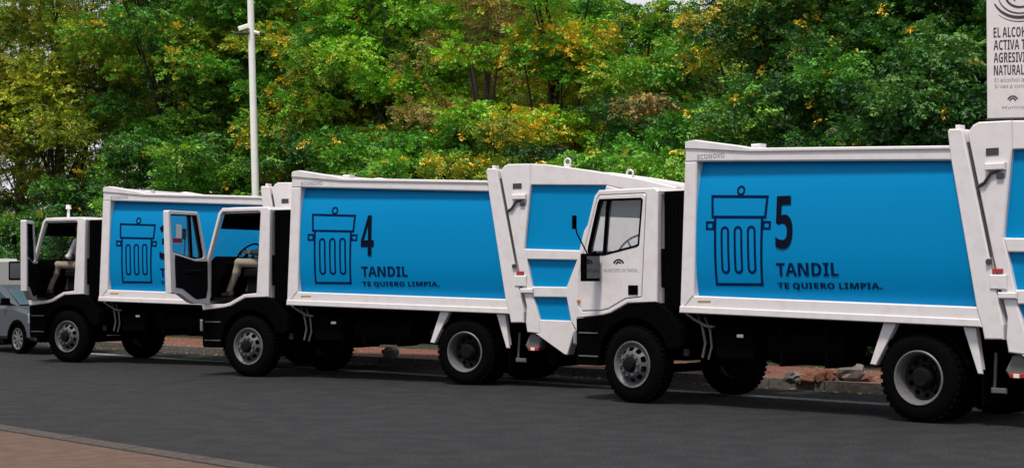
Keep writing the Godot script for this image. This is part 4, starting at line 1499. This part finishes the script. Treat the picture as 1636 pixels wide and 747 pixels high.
func build_car(called: String, label: String, category: String, at: Vector3, turn: float, paint: String, tall: float) -> Node3D:
	var t := thing(called, label, category, at, turn)
	# local: front towards +x
	var st := S()
	var o := [Vector2(2.02, 0.28), Vector2(2.08, 0.5), Vector2(2.0, 0.76), Vector2(1.7, 0.92), Vector2(1.05, 1.02), Vector2(-1.9, 1.04), Vector2(-2.1, 0.9), Vector2(-2.12, 0.4), Vector2(-2.0, 0.26)]
	for c in [-1.28, 1.28]:
		for i in 9:
			var a := PI - PI * i / 8.0
			o.append(Vector2(c + cos(a) * 0.38, 0.30 + sin(a) * 0.37))
	prism(st, o, -0.88, 0.88, 0.07)
	var body := obj("body", st, paint, t)
	st = S()
	var back := -1.75 if tall < 1.8 else -1.99
	prism(st, [Vector2(1.0, 1.01), Vector2(0.30, tall - 0.06), Vector2(0.1, tall), Vector2(back + 0.25, tall), Vector2(back, tall - 0.08), Vector2(-2.04, 1.03)], -0.76, 0.76, 0.09)
	obj("roof", st, paint, t)
	var panes := [[Vector2(0.80, 1.08), Vector2(0.27, tall - 0.14), Vector2(-0.28, tall - 0.12), Vector2(-0.28, 1.08)], [Vector2(-0.36, 1.08), Vector2(-0.36, tall - 0.12), Vector2(-1.3, tall - 0.12), Vector2(-1.55, 1.08)]]
	if tall > 1.8:
		panes[1] = [Vector2(-0.36, 1.45), Vector2(-0.36, tall - 0.14), Vector2(-1.0, tall - 0.14), Vector2(-1.0, 1.45)]
		panes.append([Vector2(-1.06, 1.45), Vector2(-1.06, tall - 0.14), Vector2(-1.90, tall - 0.14), Vector2(-1.93, 1.45)])
	for w in panes:
		for z in [0.755, -0.768]:
			st = S()
			prism(st, w, z, z + 0.013)
			obj("side_window", st, "blue_window" if paint == "silver_paint" else "dark_window", t)
	st = S()
	quad(st, Vector3(0.99, 1.05, -0.66), Vector3(0.99, 1.05, 0.66), Vector3(0.35, tall - 0.09, 0.62), Vector3(0.35, tall - 0.09, -0.62))
	obj("windscreen", st, "blue_window", t)
	st = S()
	box(st, 2.0, 2.12, 0.26, 0.46, -0.82, 0.82, 0.03)
	obj("bumper", st, "black_plastic", t)
	st = S()
	box(st, -2.16, -2.05, 0.26, 0.46, -0.82, 0.82, 0.03)
	obj("bumper", st, "black_plastic", t)
	for c in [-1.28, 1.28]:
		st = S()
		for i in 8:
			var a0 := PI - PI * i / 8.0
			var a1 := PI - PI * (i + 1) / 8.0
			prism(st, [Vector2(c + cos(a0) * 0.375, 0.30 + sin(a0) * 0.365), Vector2(c + cos(a0) * 0.43, 0.30 + sin(a0) * 0.42), Vector2(c + cos(a1) * 0.43, 0.30 + sin(a1) * 0.42), Vector2(c + cos(a1) * 0.375, 0.30 + sin(a1) * 0.365)], -0.89, 0.89)
		obj("arch_trim", st, "black_plastic", t)
	for s in [0.62, -0.62]:
		st = S()
		box(st, 1.95, 2.075, 0.62, 0.74, s - 0.18, s + 0.18, 0.02)
		obj("headlight", st, "pale_lens", t)
		st = S()
		box(st, 0.72, 0.86, 1.05, 1.19, s * 1.45 - 0.09, s * 1.45 + 0.09, 0.03)
		obj("side_mirror", st, "black_plastic", t)
	for s in [1.0, -1.0]:
		car_wheel(t, 1.28, s)
		car_wheel(t, -1.28, s)
	return t


func build_street_things() -> void:
	# lamp post, leaning a little
	var p := thing("lamp_post", "tall white painted lamp post rising behind the farthest truck", "lamp post", Vector3(-5.47, 0.12, -35.6))
	var st := S()
	tube(st, [Vector3(0, 0, 0), Vector3(-0.02, 1.2, 0), Vector3(-0.24, 8.5, 0)], 0.10, 0.068, 14)
	tube(st, [Vector3(0, 0, 0), Vector3(-0.01, 0.5, 0)], 0.13, 0.11, 14)
	obj("pole", st, "pole_paint", p)
	st = S()
	tube(st, [Vector3(-0.24, 8.45, 0), Vector3(-0.3, 8.9, 0.15), Vector3(-0.3, 9.05, 0.7), Vector3(-0.3, 9.05, 1.3)], 0.05, 0.035, 10)
	obj("arm", st, "pole_paint", p)
	st = S()
	box(st, -0.45, -0.15, 8.98, 9.12, 1.25, 1.95, 0.05)
	obj("lamp_head", st, "grey_plastic", p)
	st = S()                                        # small tilted floodlight clamped to the pole
	XF = Transform3D(Basis(Vector3(0, 0, 1), 0.32), Vector3(-0.33, 6.92, 0.02))
	box(st, -0.13, 0.10, -0.05, 0.055, -0.11, 0.11, 0.02)
	XF = Transform3D()
	tube(st, [Vector3(-0.2, 6.86, 0), Vector3(-0.02, 6.80, 0)], 0.04, 0.04, 8)
	var fl := obj("floodlight", st, "pole_paint", p)
	st = S()
	box(st, -0.52, -0.22, 6.78, 6.82, -0.12, 0.12, 0.01)
	tube(st, [Vector3(-0.5, 6.8, 0), Vector3(-0.62, 6.84, 0)], 0.03, 0.03, 6)
	obj("bracket", st, "dark_steel", fl)

	# tall notice board at the right edge
	var n := thing("notice_board", "tall white notice board with dark lettering about alcohol behind truck number 5", "sign", Vector3(6.66, 0.13, -23.0), deg_to_rad(-14.0))
	st = S()
	box(st, 0.0, 1.25, 3.72, 6.2, -0.03, 0.03, 0.008)
	obj("board", st, "sign_board", n)
	st = S()
	box(st, -0.02, 1.27, 3.70, 3.72, -0.035, 0.035)
	box(st, -0.02, 1.27, 6.2, 6.22, -0.035, 0.035)
	obj("edge_frame", st, "dark_steel", n)
	for x in [0.3, 0.95]:
		st = S()
		tube(st, [Vector3(x, -0.1, -0.08), Vector3(x, 6.1, -0.08)], 0.045, 0.045, 10)
		obj("post", st, "bare_steel", n)
	var rows := [["EL ALCOHOL", 0.56], ["ACTIVA TU", 0.49], ["AGRESIVIDAD", 0.61], ["NATURALEZA", 0.57]]
	for i in 4:
		var y := 4.86 - i * 0.176
		letters("headline", rows[i][0], 0.09, 0.09 + rows[i][1], y - 0.01, y + 0.13, 0.031, "sign_ink", n)
	letters("small_print", "El alcohol altera la conducta", 0.1, 1.1, 4.225, 4.285, 0.031, "sign_grey_ink", n, false)
	letters("small_print", "Si vas a conducir no tomes", 0.1, 1.0, 4.14, 4.195, 0.031, "sign_grey_ink", n, false)
	letters("small_print", "Municipio de Tandil", 0.2, 0.95, 3.84, 3.89, 0.031, "sign_grey_ink", n, false)
	st = S()
	var c := Vector2(0.34, 3.96)
	for k in [[0.075, 0.3, PI - 0.3], [0.045, 0.0, PI]]:
		for i in 10:
			var a0: float = lerpf(k[1], k[2], i / 10.0)
			var a1: float = lerpf(k[1], k[2], (i + 1) / 10.0)
			var r: float = k[0]
			prism(st, [c + Vector2(cos(a0), sin(a0)) * r, c + Vector2(cos(a1), sin(a1)) * r, c + Vector2(cos(a1), sin(a1)) * (r - 0.018), c + Vector2(cos(a0), sin(a0)) * (r - 0.018)], 0.031, 0.034)
	obj("crest", st, "sign_ink", n)
	st = S()                                        # round emblem of curved strokes at the top
	c = Vector2(0.45, 5.44)
	for k in [[0.34, PI + 0.35, TAU - 0.2, 0.045], [0.27, PI + 0.1, TAU - 0.5, 0.02], [0.19, PI - 0.6, TAU + 0.3, 0.03], [0.11, 0.4, PI + 1.0, 0.025], [0.38, PI + 0.8, TAU - 0.6, 0.012]]:
		for i in 18:
			var a0: float = lerpf(k[1], k[2], i / 18.0)
			var a1: float = lerpf(k[1], k[2], (i + 1) / 18.0)
			var r: float = k[0]
			var w0: float = k[3] * (0.35 + 0.65 * sin(PI * i / 18.0))
			var w1: float = k[3] * (0.35 + 0.65 * sin(PI * (i + 1) / 18.0))
			prism(st, [c + Vector2(cos(a0) * 1.1, sin(a0)) * r, c + Vector2(cos(a1) * 1.1, sin(a1)) * r, c + Vector2(cos(a1) * 1.1, sin(a1)) * (r - w1), c + Vector2(cos(a0) * 1.1, sin(a0)) * (r - w0)], 0.031, 0.034)
	obj("emblem", st, "sign_ink", n)

	# parked cars ahead of the row
	var yaw := atan2(-ALONG.z, ALONG.x)
	var axle := Vector3(-10.62, 0, -35.4)
	var side := Vector3(-0.716, 0, 0.698)
	build_car("parked_car", "silver car with alloy wheels parked ahead of the farthest truck", "car", axle - ALONG * 1.28 - side * 0.86, yaw, "silver_paint", 1.47)
	build_car("parked_van", "white van with dark side windows standing behind the silver car", "van", Vector3(-14.0, 0.0, -41.6), yaw + PI, "van_paint", 2.1)

	# rubble on the footway, seen under truck number 5
	var heap := thing("rubble_heap", "low heap of broken red brick and soil under truck number 5", "rubble", Vector3(4.75, 0.125, -24.2))
	st = S()
	for i in 40:
		var a := rng.randf() * TAU
		var r := sqrt(rng.randf())
		var h := (1.0 - r) * 0.16
		XF = Transform3D(Basis.from_euler(Vector3(rng.randf(), rng.randf() * 6.0, rng.randf())), Vector3(cos(a) * r * 0.6, h, sin(a) * r * 0.4))
		var s := rng.randf_range(0.05, 0.11)
		box(st, -s, s, -s * 0.5, s * 0.5, -s * 0.6, s * 0.6, 0.012)
		XF = Transform3D()
	obj("brick_bits", st, "rubble_red", heap).set_meta("kind", "stuff")
	for q in [[4.95, -24.0, 0.19, "large pale stone on the right of the brick rubble under truck number 5"], [4.05, -23.75, 0.11, "smaller pale stone left of the brick rubble under truck number 5"], [-2.3, -31.2, 0.14, "pale stone on the footway under truck number 4"]]:
		st = S()
		var s: float = q[2]
		smooth_id += 1
		var nn := FastNoiseLite.new()
		nn.seed = int(s * 1000)
		nn.frequency = 3.0
		for i in 8:
			for j in 14:
				st.set_smooth_group(-1)
				var w := []
				for uv in [[i, j], [i + 1, j], [i + 1, j + 1], [i, j + 1]]:
					var th: float = PI * uv[0] / 8.0
					var ph: float = TAU * (uv[1] % 14) / 14.0
					var d := Vector3(sin(th) * cos(ph), cos(th), sin(th) * sin(ph))
					w.append(d * Vector3(1.2, 0.8, 1.0) * s * (1.0 + 0.5 * nn.get_noise_3dv(d)) + Vector3(0, s * 0.6, 0))
				quad(st, w[0], w[1], w[2], w[3])
		var o := obj("stone", st, "pale_stone", null, Vector3(q[0], 0.125, q[1]))
		tag(o, q[3], "stone", "pale stones on the footway")
